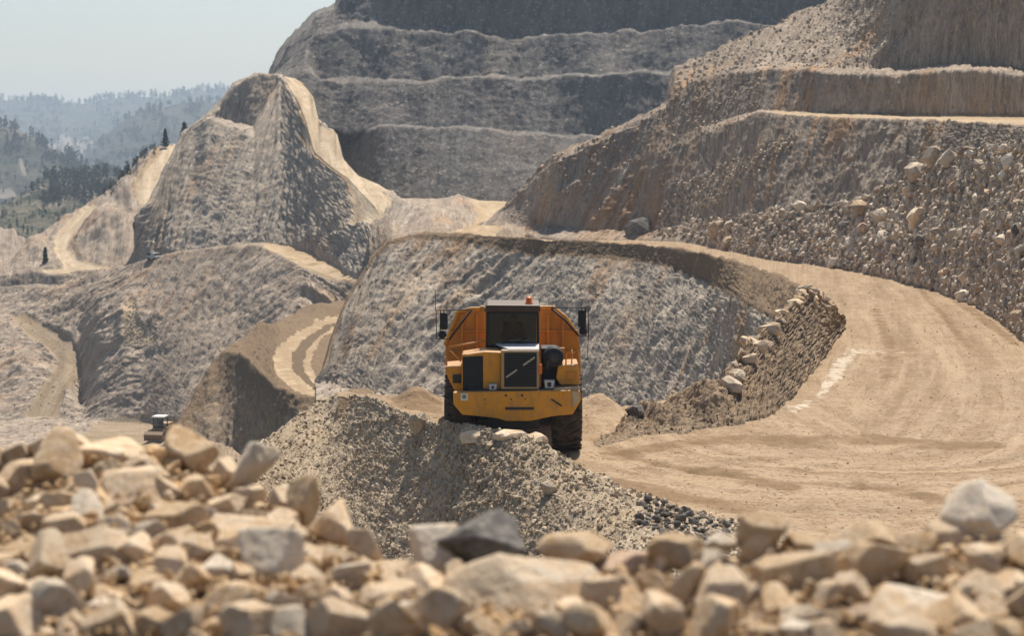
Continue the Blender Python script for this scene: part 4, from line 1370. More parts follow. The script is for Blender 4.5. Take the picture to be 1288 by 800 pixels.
# @@PART3
# ------------------------------------------------------------------ paints, rubber, glass
def paint_mat(name, base, dirt=(0.33, 0.25, 0.17), amount=0.5, rough=0.5, rust=0.3):
    m = NT(name)
    o = m.coord()
    a = m.noise(o, 1.8, 5, 0.65, 0.3)
    b = m.noise(o, 9.0, 5, 0.7)
    c = m.mix(m.ramp(a, (0.3, 0.0), (0.75, 0.35)), base, tuple(x * 0.6 for x in base))
    sp = m.noise(m.scale(o, (1.2, 1.2, 0.35)), 5.0, 5, 0.7)
    c = m.mix(m.ramp(sp, (0.47, 0.0), (0.72, amount)), c, dirt)
    c = m.mix(m.ramp(b, (0.62, 0.0), (0.72, rust)), c, (0.06, 0.03, 0.015))
    g = m.n.new("ShaderNodeNewGeometry")
    sp2 = m.n.new("ShaderNodeSeparateXYZ")
    m.link(g.outputs["Normal"], sp2.inputs[0])
    up = m.math('ADD', sp2.outputs[2], m.math('MULTIPLY', m.math('SUBTRACT', b, 0.5), 1.4))
    c = m.mix(m.ramp(up, (0.35, 0.0), (0.95, 0.75)), c, dirt)
    st = m.noise(m.scale(o, (7.0, 7.0, 0.6)), 1.0, 5, 0.7)
    c = m.mix(m.ramp(st, (0.56, 0.0), (0.72, 0.5)), c, tuple(x * 0.4 for x in base))
    sc_ = m.noise(m.scale(o, (0.6, 0.6, 1.6)), 3.0, 6, 0.75)
    c = m.mix(m.ramp(sc_, (0.5, 0.0), (0.7, amount)), c, m.mix(0.5, dirt, base))
    return m.done(c, rough, m.bump(b, 0.15, 0.02), 0.35)


def flat_mat(name, base, rough=0.6, metal=0.0, var=0.25):
    m = NT(name)
    n = m.noise(m.coord(), 6.0, 4, 0.6)
    c = m.mix(n, tuple(x * (1 - var) for x in base), tuple(min(1, x * (1 + var)) for x in base))
    m.bsdf.inputs["Metallic"].default_value = metal
    return m.done(c, rough, None, 0.4)


def glass_mat(name, tint=(0.62, 0.66, 0.66)):
    m = NT(name)
    m.n.remove(m.bsdf)
    tr = m.n.new("ShaderNodeBsdfTransparent")
    tr.inputs[0].default_value = (*tint, 1)
    gl = m.n.new("ShaderNodeBsdfGlossy")
    gl.inputs["Roughness"].default_value = 0.06
    gl.inputs["Color"].default_value = (0.55, 0.55, 0.55, 1)
    fr = m.n.new("ShaderNodeFresnel")
    fr.inputs[0].default_value = 1.5
    mx = m.n.new("ShaderNodeMixShader")
    m.link(fr.outputs[0], mx.inputs[0])
    m.link(tr.outputs[0], mx.inputs[1])
    m.link(gl.outputs[0], mx.inputs[2])
    m.link(mx.outputs[0], m.out.inputs["Surface"])
    return m.m


def tyre_mat():
    m = NT("dusty_tyre_rubber")
    n = m.noise(m.coord(), 5.0, 5, 0.65)
    f = m.noise(m.coord(), 30.0, 3, 0.65)
    c = m.mix(m.ramp(n, (0.38, 0.0), (0.7, 0.8)), (0.03, 0.027, 0.024), (0.15, 0.105, 0.065))
    c = m.mix(m.ramp(f, (0.5, 0.0), (0.75, 0.5)), c, (0.22, 0.16, 0.10))
    return m.done(c, 0.9, m.bump(f, 0.3, 0.02), 0.2)


YEL = paint_mat("dusty_yellow_paint", (0.80, 0.335, 0.02), dirt=(0.30, 0.20, 0.11), amount=0.6, rust=0.6)
ORA = paint_mat("worn_orange_paint", (0.66, 0.25, 0.018), dirt=(0.30, 0.17, 0.08), amount=0.6, rust=0.8)
TANP = paint_mat("dusty_tan_paint", (0.50, 0.34, 0.16), amount=0.5)
BLK = flat_mat("matt_black_plastic", (0.014, 0.014, 0.015), 0.7)
DRK = flat_mat("dark_steel", (0.035, 0.032, 0.03), 0.55)
BRN = paint_mat("dark_brown_roof", (0.06, 0.032, 0.016), dirt=(0.13, 0.085, 0.05), amount=0.4)
GRY = flat_mat("grey_metal", (0.32, 0.31, 0.30), 0.35, 0.7)
SLV = flat_mat("silver_badge", (0.42, 0.36, 0.28), 0.5, 0.0)
WHT = flat_mat("white_panel", (0.72, 0.70, 0.66), 0.5)
HOODREFL = flat_mat("hood_sky_reflection", (0.62, 0.61, 0.60), 0.3)  # pale colour standing for the sky mirrored in the dark hood
HOODB = flat_mat("dark_glossy_hood", (0.02, 0.023, 0.03), 0.18)
LAMPG = flat_mat("lamp_glass", (0.62, 0.62, 0.58), 0.15)
AMB = flat_mat("amber_plastic", (0.75, 0.16, 0.02), 0.3)
GLS = glass_mat("cab_glass")
TYR = tyre_mat()
PALETAN = paint_mat("pale_tan_cap", (0.58, 0.44, 0.26), amount=0.6)


# ------------------------------------------------------------------ bmesh helpers
def bm_box(bm, lo, hi, bev=0.0):
    lo, hi = np.minimum(lo, hi), np.maximum(lo, hi)
    v = [bm.verts.new((x, y, z)) for z in (lo[2], hi[2]) for y in (lo[1], hi[1]) for x in (lo[0], hi[0])]
    fs = [bm.faces.new([v[i] for i in q]) for q in ((0, 2, 3, 1), (4, 5, 7, 6), (0, 1, 5, 4), (2, 6, 7, 3), (0, 4, 6, 2), (1, 3, 7, 5))]
    if bev > 0:
        es = list({e for f in fs for e in f.edges})
        bmesh.ops.bevel(bm, geom=es, offset=bev, segments=2, affect='EDGES', profile=0.6)


def bm_prism(bm, poly, y0, y1, bev=0.0):
    """poly: (x, z) outline at y0, extruded to y1."""
    a = [bm.verts.new((x, y0, z)) for x, z in poly]
    b = [bm.verts.new((x, y1, z)) for x, z in poly]
    fs = [bm.faces.new(a), bm.faces.new(b[::-1])]
    n = len(poly)
    for i in range(n):
        fs.append(bm.faces.new((a[(i + 1) % n], a[i], b[i], b[(i + 1) % n])))
    if bev > 0:
        es = list({e for f in fs for e in f.edges})
        bmesh.ops.bevel(bm, geom=es, offset=bev, segments=2, affect='EDGES', profile=0.6)


def bm_tube(bm, pts, r, seg=8):
    pts = [Vector(p) for p in pts]
    rings = []
    for i, p in enumerate(pts):
        d = (pts[min(i + 1, len(pts) - 1)] - pts[max(i - 1, 0)]).normalized()
        u = d.orthogonal().normalized()
        if rings:
            u = (pu - d * pu.dot(d)).normalized()
        pu = u
        w = d.cross(u)
        rings.append([bm.verts.new(p + (u * math.cos(t) + w * math.sin(t)) * r) for t in [k * 2 * math.pi / seg for k in range(seg)]])
    for a, b in zip(rings[:-1], rings[1:]):
        for k in range(seg):
            bm.faces.new((a[k], a[(k + 1) % seg], b[(k + 1) % seg], b[k]))
    bm.faces.new(rings[0][::-1])
    bm.faces.new(rings[-1])


def bm_lathe(bm, prof, axis, center, seg=40):
    """prof: list of (offset along axis, radius); axis 0/1/2."""
    c = Vector(center)
    rings = []
    for (t, r) in prof:
        ring = []
        for k in range(seg):
            a = k * 2 * math.pi / seg
            p = [0, 0, 0]
            p[axis] = t
            p[(axis + 1) % 3] = r * math.cos(a)
            p[(axis + 2) % 3] = r * math.sin(a)
            ring.append(bm.verts.new(c + Vector(p)))
        rings.append(ring)
    for a, b in zip(rings[:-1], rings[1:]):
        for k in range(seg):
            bm.faces.new((a[k], a[(k + 1) % seg], b[(k + 1) % seg], b[k]))
    bm.faces.new(rings[0][::-1])
    bm.faces.new(rings[-1])


# ------------------------------------------------------------------ the articulated hauler
D0 = 49.3                                              # distance of the front axle
ROOT = Vector((unp(645.5, 400, D0)[0], D0, 0.0))
hauler = empty("articulated_hauler", ROOT, "dusty orange and yellow dump hauler driving toward us on the haul road", "dump truck")


def hp(zx, zy, d):
    """Detail-view pixel and distance -> hauler coordinates."""
    w = unp(520 + zx / 3.3346, 350 + zy / 3.3333, d)
    return np.array([w[0] - ROOT[0], w[1] - ROOT[1], w[2]])


def xz(poly, d):
    return [(float(hp(a, b, d)[0]), float(hp(a, b, d)[2])) for a, b in poly]


def prism_part(name, poly, d, depth, mat, parent=None, bev=0.02):
    bm = bmesh.new()
    bm_prism(bm, xz(poly, d), d - D0, d - D0 + depth, bev)
    return link_bm(name, bm, mat, hauler if parent is None else parent)


def tubes(name, paths, r, mat, parent=None, seg=8):
    bm = bmesh.new()
    for p in paths:
        bm_tube(bm, p, r, seg)
    return link_bm(name, bm, mat, hauler if parent is None else parent, True)


# chassis
bm = bmesh.new()
bm_box(bm, (-0.62, -1.0, 0.62), (0.62, 1.9, 1.2), 0.03)
bm_box(bm, (-0.42, 1.8, 0.75), (0.42, 9.0, 1.15), 0.03)
bm_box(bm, (-0.95, -0.22, 0.72), (0.95, 0.22, 1.08), 0.05)
for yy in (5.3, 7.1):
    bm_box(bm, (-0.95, yy - 0.2, 0.72), (0.95, yy + 0.2, 1.08), 0.05)
link_bm("chassis", bm, DRK, hauler)


# wheels
def make_wheel(side):
    R0, W = 0.90, 0.72
    prof = [(-W / 2 + 0.02, 0.52), (-W / 2, 0.62), (-W / 2 + 0.03, 0.78), (-W / 2 + 0.10, R0 - 0.045), (0, R0 - 0.03),
            (W / 2 - 0.10, R0 - 0.045), (W / 2 - 0.03, 0.78), (W / 2, 0.62), (W / 2 - 0.02, 0.52)]
    bm = bmesh.new()
    bm_lathe(bm, prof, 0, (0, 0, 0), 56)
    nl = 22
    for k in range(nl):
        for sgn in (-1, 1):
            a = (k + (0.25 if sgn > 0 else -0.25)) * 2 * math.pi / nl
            m = Matrix.Rotation(a, 4, 'X') @ Matrix.Translation((sgn * W * 0.25, 0, R0 - 0.02)) @ Matrix.Rotation(sgn * R(28), 4, 'Z')
            vs = [bm.verts.new(m @ Vector((x, y, z))) for z in (-0.03, 0.025) for y in (-0.042, 0.042) for x in (-W * 0.25, W * 0.25)]
            for q in ((0, 2, 3, 1), (4, 5, 7, 6), (0, 1, 5, 4), (2, 6, 7, 3), (0, 4, 6, 2), (1, 3, 7, 5)):
                bm.faces.new([vs[i] for i in q])
    e = bpy.data.objects.new("wheel", None)
    COL.objects.link(e)
    e.parent = hauler
    t = link_bm("tyre", bm, TYR, e)
    bm = bmesh.new()
    s = side
    bm_lathe(bm, [(-s * 0.30, 0.50), (s * 0.30, 0.53), (s * 0.31, 0.46), (s * 0.16, 0.42), (s * 0.14, 0.22), (s * 0.30, 0.18), (s * 0.31, 0.05)], 0, (0, 0, 0), 36)
    link_bm("rim", bm, YEL, e, True)
    return e


def copy_tree(o, parent=None):
    c = o.copy()
    COL.objects.link(c)
    c.parent = parent
    for ch in list(o.children):
        copy_tree(ch, c)
    return c


for s in (-1, 1):
    w0 = make_wheel(s)
    w0.location = (s * 1.29, 0, 0.90)
    for yy in (5.3, 7.1):
        w1 = copy_tree(w0, hauler)
        w1.location = (s * 1.29, yy, 0.90)

# bumper
bmp = prism_part("bumper", [(166, 480), (235, 478), (700, 470), (703, 512), (668, 572), (590, 578), (492, 600), (388, 600), (330, 578), (205, 574), (168, 530)], 47.7, 0.55, YEL, bev=0.035)
bm = bmesh.new()
bm_box(bm, (hp(385, 540, 47.7)[0], -1.62, hp(0, 552, 47.7)[2]), (hp(505, 540, 47.7)[0], -1.55, hp(0, 541, 47.7)[2]))
for zx in (388, 456):
    bm_lathe(bm, [(-0.015, 0.03), (0.02, 0.03)], 1, hp(zx, 492, 47.7), 12)
for zx in (470, 410, 300):
    bm_lathe(bm, [(-0.012, 0.018), (0.02, 0.018)], 1, hp(zx, 508, 47.7), 12)
bm_tube(bm, [hp(578, 508, 47.68), hp(622, 536, 47.68)], 0.018)
link_bm("tow_slot", bm, DRK, bmp)
prism_part("plate", [(198, 484), (229, 484), (229, 514), (198, 514)], 47.67, 0.05, WHT, bmp, 0.005)
bm = bmesh.new()
bm_lathe(bm, [(-0.012, 0.05), (0.01, 0.05)], 1, hp(213, 497, 47.665), 18)
link_bm("emblem", bm, flat_mat("dull_green_print", (0.20, 0.24, 0.16), 0.7), bmp)
prism_part("end_cap", [(664, 476), (694, 474), (697, 512), (670, 545)], 47.68, 0.10, PALETAN, bmp, 0.012)  # paler tan panel at the right end of the bumper
prism_part("lip", [(236, 466), (612, 460), (612, 474), (236, 479)], 47.95, 0.45, DRK, bmp, 0.01)
prism_part("dusty_step", [(590, 462), (696, 458), (700, 470), (590, 474)], 47.78, 0.6, PALETAN, bmp, 0.012)

# grille with its diagonal bar
gr = prism_part("grille", [(368, 303), (528, 303), (528, 466), (368, 466)], 47.86, 0.3, TANP, bev=0.015)
prism_part("radiator_panel", [(381, 313), (517, 313), (517, 456), (381, 456)], 47.845, 0.05, BLK, gr, 0.004)
bm = bmesh.new()
for k in range(13):
    zy = 320 + k * 10.6
    a, b = hp(383, zy, 47.82), hp(515, zy + 4, 47.82)
    bm_box(bm, (a[0], a[1], b[2]), (b[0], a[1] + 0.02, a[2]))
link_bm("slat", bm, DRK, gr)
for name, pl in (("diagonal_bar", [(387, 413), (433, 381), (436, 388), (390, 420)]), ("diagonal_bar", [(459, 362), (508, 328), (511, 335), (462, 369)])):
    prism_part(name, pl, 47.79, 0.03, SLV, gr, 0.003)

# hood
bm = bmesh.new()
f0, f1 = hp(372, 303, 47.9), hp(528, 303, 47.9)
b0, b1 = hp(372, 280, 49.25), hp(528, 276, 49.25)
for (q0, q1, c0, c1) in ((f0, f1, b0, b1),):
    vs = [bm.verts.new(p) for p in (q0, q1, c1, c0)]
    lo = [bm.verts.new((p[0], p[1], 1.7)) for p in (q0, q1, c1, c0)]
    bm.faces.new(vs)
    bm.faces.new(lo[::-1])
    for i in range(4):
        bm.faces.new((vs[(i + 1) % 4], vs[i], lo[i], lo[(i + 1) % 4]))
bmesh.ops.bevel(bm, geom=list(bm.edges), offset=0.03, segments=3, affect='EDGES', profile=0.6)
hood = link_bm("hood", bm, HOODB, hauler)
bm = bmesh.new()
qa, qb, qc, qd = hp(400, 300.5, 47.95), hp(527, 300.5, 47.95), hp(527, 276, 49.2), hp(345, 276, 49.2)
up_ = np.array([0, 0, 0.016])
v = [bm.verts.new(p + up_) for p in (qa, qb, qc, qd)]
w = [bm.verts.new(p - up_) for p in (qa, qb, qc, qd)]
bm.faces.new(v); bm.faces.new(w[::-1])
for i in range(4):
    bm.faces.new((v[(i + 1) % 4], v[i], w[i], w[(i + 1) % 4]))
link_bm("hood_reflection", bm, HOODREFL, hood)  # sky reflection on the dark hood, laid on as a pale sheet
prism_part("marker_lamp", [(526, 362), (540, 362), (540, 402), (526, 402)], 47.84, 0.08, AMB, bev=0.008)

# left cooler box, vent and fender
cb = prism_part("cooler_box", [(203, 322), (300, 308), (368, 311), (368, 470), (203, 474)], 48.05, 1.1, YEL, bev=0.03)
vt = prism_part("side_vent", [(207, 331), (292, 326), (292, 470), (207, 473)], 48.03, 0.05, BLK, cb, 0.006)
bm = bmesh.new()
for k in range(12):
    a, b = hp(210, 338 + k * 11, 48.02), hp(289, 341 + k * 11, 48.02)
    bm_box(bm, (a[0], a[1], b[2]), (b[0], a[1] + 0.015, a[2]))
link_bm("vent_slat", bm, DRK, vt)
fl = prism_part("fender", [(132, 372), (205, 366), (205, 468), (172, 470), (146, 420)], 48.35, 1.3, YEL, bev=0.03)
prism_part("step", [(165, 405), (200, 402), (200, 440), (165, 440)], 48.32, 0.05, DRK, fl, 0.01)
fr = prism_part("fender", [(606, 366), (692, 362), (700, 440), (690, 447), (616, 448), (598, 420)], 48.15, 1.4, YEL, bev=0.03)
prism_part("step", [(640, 392), (686, 390), (686, 425), (640, 428)], 48.12, 0.05, ORA, fr, 0.01)
tubes("handrail", [[hp(640, 364, 48.3), hp(640, 318, 48.3), hp(664, 300, 48.3), hp(664, 362, 48.3)], [hp(664, 318, 48.3), hp(693, 300, 48.3), hp(699, 362, 48.3)]], 0.018, YEL, fr)
tubes("handrail", [[hp(140, 372, 48.6), hp(140, 290, 48.6), hp(200, 350, 48.6)], [hp(140, 290, 48.6), hp(300, 262, 48.9)]], 0.018, ORA, fl)

# right side: air cleaner, dark recess
rc = prism_part("engine_bay", [(536, 294), (600, 294), (632, 330), (612, 366), (604, 470), (538, 470)], 48.35, 0.9, BLK, bev=0.02)
bm = bmesh.new()
c = hp(588, 333, 48.02)
bm_lathe(bm, [(0, 0.20), (0.03, 0.235), (0.30, 0.245), (0.62, 0.24), (0.65, 0.2)], 1, c, 32)
ac = link_bm("air_cleaner", bm, BLK, hauler, True)
bm = bmesh.new()
bm_lathe(bm, [(-0.03, 0.05), (-0.02, 0.12), (0.01, 0.13)], 1, c, 24)
link_bm("lid", bm, DRK, ac, True)
tubes("intake_pipe", [[hp(558, 380, 48.1), hp(566, 350, 48.05), hp(588, 333, 48.3)]], 0.06, DRK)
bm = bmesh.new()
bm_box(bm, hp(604, 292, 48.6), hp(634, 304, 48.7), 0.01)
link_bm("bracket", bm, YEL, ac)

# headlights
for (a, b, c_, d_) in ((316, 446, 350, 470), (550, 430, 590, 462)):
    hl = prism_part("headlight", [(a - 3, b - 4), (c_ + 3, b - 4), (c_ + 1, d_ + 3), (a + 1, d_ + 3)], 47.95, 0.22, GRY, bev=0.012)
    prism_part("lens", [(a + 1, b), (c_ - 1, b), (c_ - 4, d_ - 1), (a + 4, d_ - 1)], 47.93, 0.03, LAMPG, hl, 0.008)
    prism_part("bulb", [(a + 12, b + 6), (c_ - 12, b + 6), (c_ - 12, d_ - 6), (a + 12, d_ - 6)], 47.92, 0.02, DRK, hl, 0.004)

# cab: roof, pillars, back, lower wall, glass
dC = 49.2
bm = bmesh.new()
xa, xb = hp(300, 200, dC)[0], hp(530, 200, dC)[0]
zr, zb = hp(400, 138, dC)[2], hp(400, 296, dC)[2]
yc0, yc1 = dC - D0, dC - D0 + 1.65
pw = 0.085
for (px_, py_) in ((xa, yc0), (xb - pw, yc0), (xa, yc1 - pw), (xb - pw, yc1 - pw)):
    bm_box(bm, (px_, py_, zb - 0.3), (px_ + pw, py_ + pw, zr + 0.02), 0.012)
bm_box(bm, (xa, yc0 + 0.02, 1.3), (xb, yc1 - 0.02, zb - 0.02), 0.03)
bm_box(bm, (xa + pw, yc1 - 0.06, zb - 0.03), (xb - pw, yc1 - 0.02, zb + 0.35))
cab = link_bm("cab", bm, ORA, hauler)
bm = bmesh.new()
bm_box(bm, (xa + pw, yc1 - 0.10, zb - 0.02), (xb - pw, yc1 - 0.065, zr), 0.01)
link_bm("rear_lining", bm, flat_mat("silhouette_lining", (0.68, 0.66, 0.60), 0.8), cab)  # added panel, lightened so the driver shows as a silhouette
bm = bmesh.new()
bm_prism(bm, [(xa - 0.02, zr), (xb + 0.02, zr), (xb, zr + 0.15), (xa + 0.04, zr + 0.16)], yc0 - 0.14, yc1 + 0.03, 0.03)
link_bm("roof", bm, BRN, cab)
prism_part("sun_visor", [(310, 137), (521, 137), (523, 150), (308, 150)], dC - 0.1, 0.08, BLK, cab, 0.01)
prism_part("windscreen", [(312, 148), (520, 148), (522, 284), (310, 284)], dC + 0.03, 0.012, GLS, cab, 0.0)
fb = bmesh.new()
for pl in ([(306, 144), (316, 144), (314, 290), (304, 290)], [(516, 144), (526, 144), (528, 290), (518, 290)], [(306, 280), (526, 276), (526, 292), (306, 294)]):
    bm_prism(fb, xz(pl, dC - 0.02), dC - D0 - 0.02, dC - D0 + 0.06)
link_bm("window_frame", fb, BLK, cab)
for xs in (xa + 0.03, xb - 0.042):
    bm = bmesh.new()
    bm_box(bm, (xs, yc0 + pw, zb), (xs + 0.012, yc1 - pw, zr))
    link_bm("side_window", bm, GLS, cab)
tubes("wiper", [[hp(350, 288, dC - 0.03), hp(440, 235, dC - 0.03)], [hp(400, 288, dC - 0.03), hp(480, 250, dC - 0.03)]], 0.012, BLK, cab)
bm = bmesh.new()
sx_, sy_, sz_ = 0.0, dC - D0 + 0.95, zb - 0.10
bm_box(bm, (sx_ - 0.26, sy_ - 0.25, sz_ - 0.12), (sx_ + 0.26, sy_ + 0.25, sz_), 0.04)
bm_box(bm, (sx_ - 0.25, sy_ + 0.22, sz_ - 0.05), (sx_ + 0.25, sy_ + 0.34, sz_ + 0.66), 0.05)
link_bm("seat", bm, BLK, cab)
bm = bmesh.new()
ringpts = [Vector((sx_ + 0.22 * math.cos(t), sy_ - 0.52 + 0.10 * math.sin(t), sz_ + 0.22 + 0.19 * math.sin(t))) for t in [k * 2 * math.pi / 24 for k in range(25)]]
bm_tube(bm, ringpts, 0.016, 8)
bm_tube(bm, [(sx_, sy_ - 0.52, sz_ + 0.22), (sx_, sy_ - 0.75, sz_ - 0.15)], 0.025, 8)
link_bm("steering_wheel", bm, BLK, cab, True)
# beacon and roof lamps
bm = bmesh.new()
bc = hp(485, 113, dC + 0.3)
bm_lathe(bm, [(0.0, 0.10), (0.05, 0.10), (0.06, 0.085), (0.17, 0.075), (0.20, 0.04)], 2, bc, 24)
bcn = link_bm("beacon", bm, AMB, cab, True)
bm = bmesh.new()
bm_box(bm, bc + np.array([-0.13, -0.1, -0.03]), bc + np.array([0.13, 0.1, 0.012]), 0.01)
link_bm("beacon_base", bm, ORA, bcn)
prism_part("work_lamp", [(278, 118), (298, 118), (298, 140), (278, 140)], dC + 0.05, 0.12, ORA, bev=0.01)

# dump body
dB = 51.5
outline = [(238, 128), (588, 122), (640, 166), (690, 238), (700, 300), (703, 455), (600, 470), (210, 470), (134, 400), (134, 282), (186, 142)]
body = prism_part("dump_body", outline, dB, 0.14, ORA, bev=0.03)
bm = bmesh.new()
yB0, yB1 = dB - D0 + 0.1, dB - D0 + 5.9
ol = xz(outline, dB)
# side walls and floor follow the outline's lower part
for i in (4, 8):
    (x0, z0), (x1, z1) = ol[i], ol[(i + 1) % len(ol)]
    s = 0.07 if x0 < 0 else -0.07
    a = [(x0, z0), (x1, z1), (x1 + s, z1), (x0 + s, z0)]
    bm_prism(bm, a, yB0, yB1)
(x0, z0), (x1, z1) = ol[5], ol[8]
bm_box(bm, (ol[8][0], yB0, ol[7][1] - 0.05), (ol[5][0], yB1, ol[7][1] + 0.06))
link_bm("side_wall", bm, ORA, body)
bm = bmesh.new()
for zy in (218, 305, 380):
    p0, p1 = hp(150, zy, dB - 0.05), hp(690, zy + 7, dB - 0.05)
    bm_box(bm, (p0[0], p0[1] - 0.02, p1[2]), (p1[0], p0[1] + 0.08, p0[2]), 0.01)
for zx in (200, 262, 560, 622):
    p0, p1 = hp(zx, 150, dB - 0.06), hp(zx + 10, 440, dB - 0.06)
    bm_box(bm, (p0[0], p0[1] - 0.02, p1[2]), (p1[0], p0[1] + 0.08, p0[2]), 0.01)
link_bm("rib", bm, ORA, body)
bm = bmesh.new()
rimp = [hp(a, b, dB) for a, b in (outline[9], outline[10], outline[0], outline[1], outline[2], outline[3])]
bm_tube(bm, rimp, 0.05, 10)
link_bm("rim_rail", bm, YEL, body, True)

# mirrors on tube brackets
dM = 48.7


def mirror(rect, strut, mir, small):
    mi = bpy.data.objects.new("mirror", None)
    COL.objects.link(mi)
    mi.parent = hauler
    tubes("bracket", rect, 0.014, BLK, mi)
    tubes("strut", [strut], 0.024, BLK, mi)
    zx, zy, hw, hh = mir
    bm = bmesh.new()
    c0 = hp(zx, zy, dM)
    a, b = hp(zx - hw, zy - hh, dM), hp(zx + hw, zy + hh, dM)
    bm_box(bm, (a[0], a[1] - 0.05, b[2]), (b[0], a[1] + 0.06, a[2]), 0.055)
    link_bm("housing", bm, BLK, mi, True)
    bm = bmesh.new()
    bm_box(bm, (a[0] + 0.03, a[1] + 0.058, b[2] + 0.05), (b[0] - 0.03, a[1] + 0.066, a[2] - 0.05))
    link_bm("mirror_glass", bm, GRY, mi)
    bm = bmesh.new()
    bm_lathe(bm, [(-0.04, 0.05), (-0.02, 0.09), (0.04, 0.10), (0.06, 0.08)], 1, hp(small[0], small[1], dM), 20)
    link_bm("wide_mirror", bm, BLK, mi, True)


mirror([[hp(244, 132, dM), hp(95, 135, dM), hp(97, 255, dM), hp(152, 254, dM)], [hp(128, 135, dM), hp(128, 160, dM)], [hp(113, 135, dM), hp(113, 254, dM)]],
       [hp(246, 130, dM), hp(200, 190, dM), hp(150, 258, dM)], (128, 180, 17, 36), (122, 237))
mirror([[hp(578, 124, dM), hp(733, 122, dM), hp(735, 243, dM), hp(692, 243, dM)], [hp(706, 122, dM), hp(706, 150, dM)], [hp(722, 122, dM), hp(722, 243, dM)]],
       [hp(577, 126, dM), hp(640, 180, dM), hp(692, 240, dM)], (706, 170, 16, 38), (712, 222))
tubes("antenna", [[hp(93, 135, dM), hp(91, 48, dM)]], 0.008, BLK)
tubes("antenna", [[hp(734, 243, dM), hp(729, 345, dM)]], 0.008, BLK)

# ------------------------------------------------------------------ driver
SKIN = flat_mat("skin", (0.36, 0.20, 0.13), 0.6)
CLOTH = flat_mat("dark_work_clothes", (0.035, 0.04, 0.05), 0.9)
HAIR = flat_mat("dark_hair", (0.015, 0.012, 0.01), 0.8)


def person_mesh(name, joints, edges, mat, parent=None, sub=2):
    me = bpy.data.meshes.new(name)
    me.from_pydata([j[:3] for j in joints], edges, [])
    o = bpy.data.objects.new(name, me)
    COL.objects.link(o)
    me.materials.append(mat)
    sk = o.modifiers.new("skin", 'SKIN')
    for i, j in enumerate(joints):
        r = j[3]
        me.skin_vertices[0].data[i].radius = r if isinstance(r, tuple) else (r, r)
    me.skin_vertices[0].data[0].use_root = True
    ss = o.modifiers.new("sub", 'SUBSURF')
    ss.levels = ss.render_levels = sub
    sk.use_smooth_shade = True
    if parent:
        o.parent = parent
    return o


J = [(0, 0, 0.06, (0.17, 0.12)), (0, -0.02, 0.25, (0.16, 0.11)), (0, -0.03, 0.45, (0.18, 0.11)), (0, -0.03, 0.56, (0.07, 0.06)), (0, -0.05, 0.63, (0.05, 0.055)),
     (0, -0.06, 0.70, (0.075, 0.09)), (0, -0.06, 0.80, (0.07, 0.085)), (0, -0.055, 0.85, (0.035, 0.04)),
     (-0.19, -0.03, 0.50, 0.065), (-0.27, -0.18, 0.32, 0.048), (-0.20, -0.42, 0.26, 0.036), (-0.19, -0.50, 0.28, (0.045, 0.022)),
     (0.19, -0.03, 0.50, 0.065), (0.27, -0.18, 0.32, 0.048), (0.20, -0.42, 0.26, 0.036), (0.19, -0.50, 0.28, (0.045, 0.022)),
     (-0.11, -0.25, 0.08, 0.085), (-0.13, -0.46, 0.06, 0.065), (-0.13, -0.52, -0.28, 0.045), (-0.13, -0.64, -0.33, 0.035),
     (0.11, -0.25, 0.08, 0.085), (0.13, -0.46, 0.06, 0.065), (0.13, -0.52, -0.28, 0.045), (0.13, -0.64, -0.33, 0.035)]
E_ = [(0, 1), (1, 2), (2, 3), (3, 4), (4, 5), (5, 6), (6, 7), (2, 8), (8, 9), (9, 10), (10, 11), (2, 12), (12, 13), (13, 14), (14, 15), (0, 16), (16, 17), (17, 18), (18, 19), (0, 20), (20, 21), (21, 22), (22, 23)]
drv = person_mesh("person", J, E_, CLOTH)
drv.location = (ROOT[0] + sx_, ROOT[1] + sy_, sz_)
tag(drv, "driver in dark clothes sitting behind the hauler's windscreen", "person")
hd = bmesh.new()
bmesh.ops.create_uvsphere(hd, u_segments=20, v_segments=14, radius=1.0)
for vv in hd.verts:
    x, y, z = vv.co
    f = 1.0 + 0.16 * math.exp(-((x / 0.22) ** 2 + ((z + 0.05) / 0.28) ** 2)) * (1 if y < 0 else 0)
    f -= 0.07 * (1 if y < 0 else 0) * (math.exp(-(((abs(x) - 0.38) / 0.16) ** 2 + ((z - 0.12) / 0.13) ** 2)))
    vv.co = (x * 0.078 * (1 - 0.18 * max(0, -z)), y * 0.098 * f - 0.06, z * 0.118 + 0.745)
face = link_bm("face", hd, SKIN, drv, True)
hr = bmesh.new()
bmesh.ops.create_uvsphere(hr, u_segments=20, v_segments=14, radius=1.0)
bmesh.ops.delete(hr, geom=[v for v in hr.verts if v.co.z < 0.25 - 0.9 * max(0.0, v.co.y)], context='VERTS')
for vv in hr.verts:
    x, y, z = vv.co
    vv.co = (x * 0.086, y * 0.106 - 0.056, z * 0.126 + 0.748)
link_bm("hair", hr, HAIR, drv, True)
for s in (-1, 1):
    hb = bmesh.new()
    base = Vector((s * 0.19, -0.50, 0.28))
    for k in range(4):
        bx = base + Vector((s * (0.03 - 0.02 * k), -0.03, 0.01))
        bm_tube(hb, [bx, bx + Vector((0, -0.035, 0.01)), bx + Vector((0, -0.05, -0.02)), bx + Vector((0, -0.035, -0.045))], 0.0085, 6)
    bm_tube(hb, [base + Vector((-s * 0.03, 0.02, 0.0)), base + Vector((-s * 0.05, -0.02, 0.01)), base + Vector((-s * 0.035, -0.05, 0.0))], 0.0095, 6)
    bm_box(hb, base + Vector((-0.042, -0.04, -0.012)), base + Vector((0.042, 0.05, 0.016)), 0.01)
    link_bm("hand", hb, SKIN, drv, True)

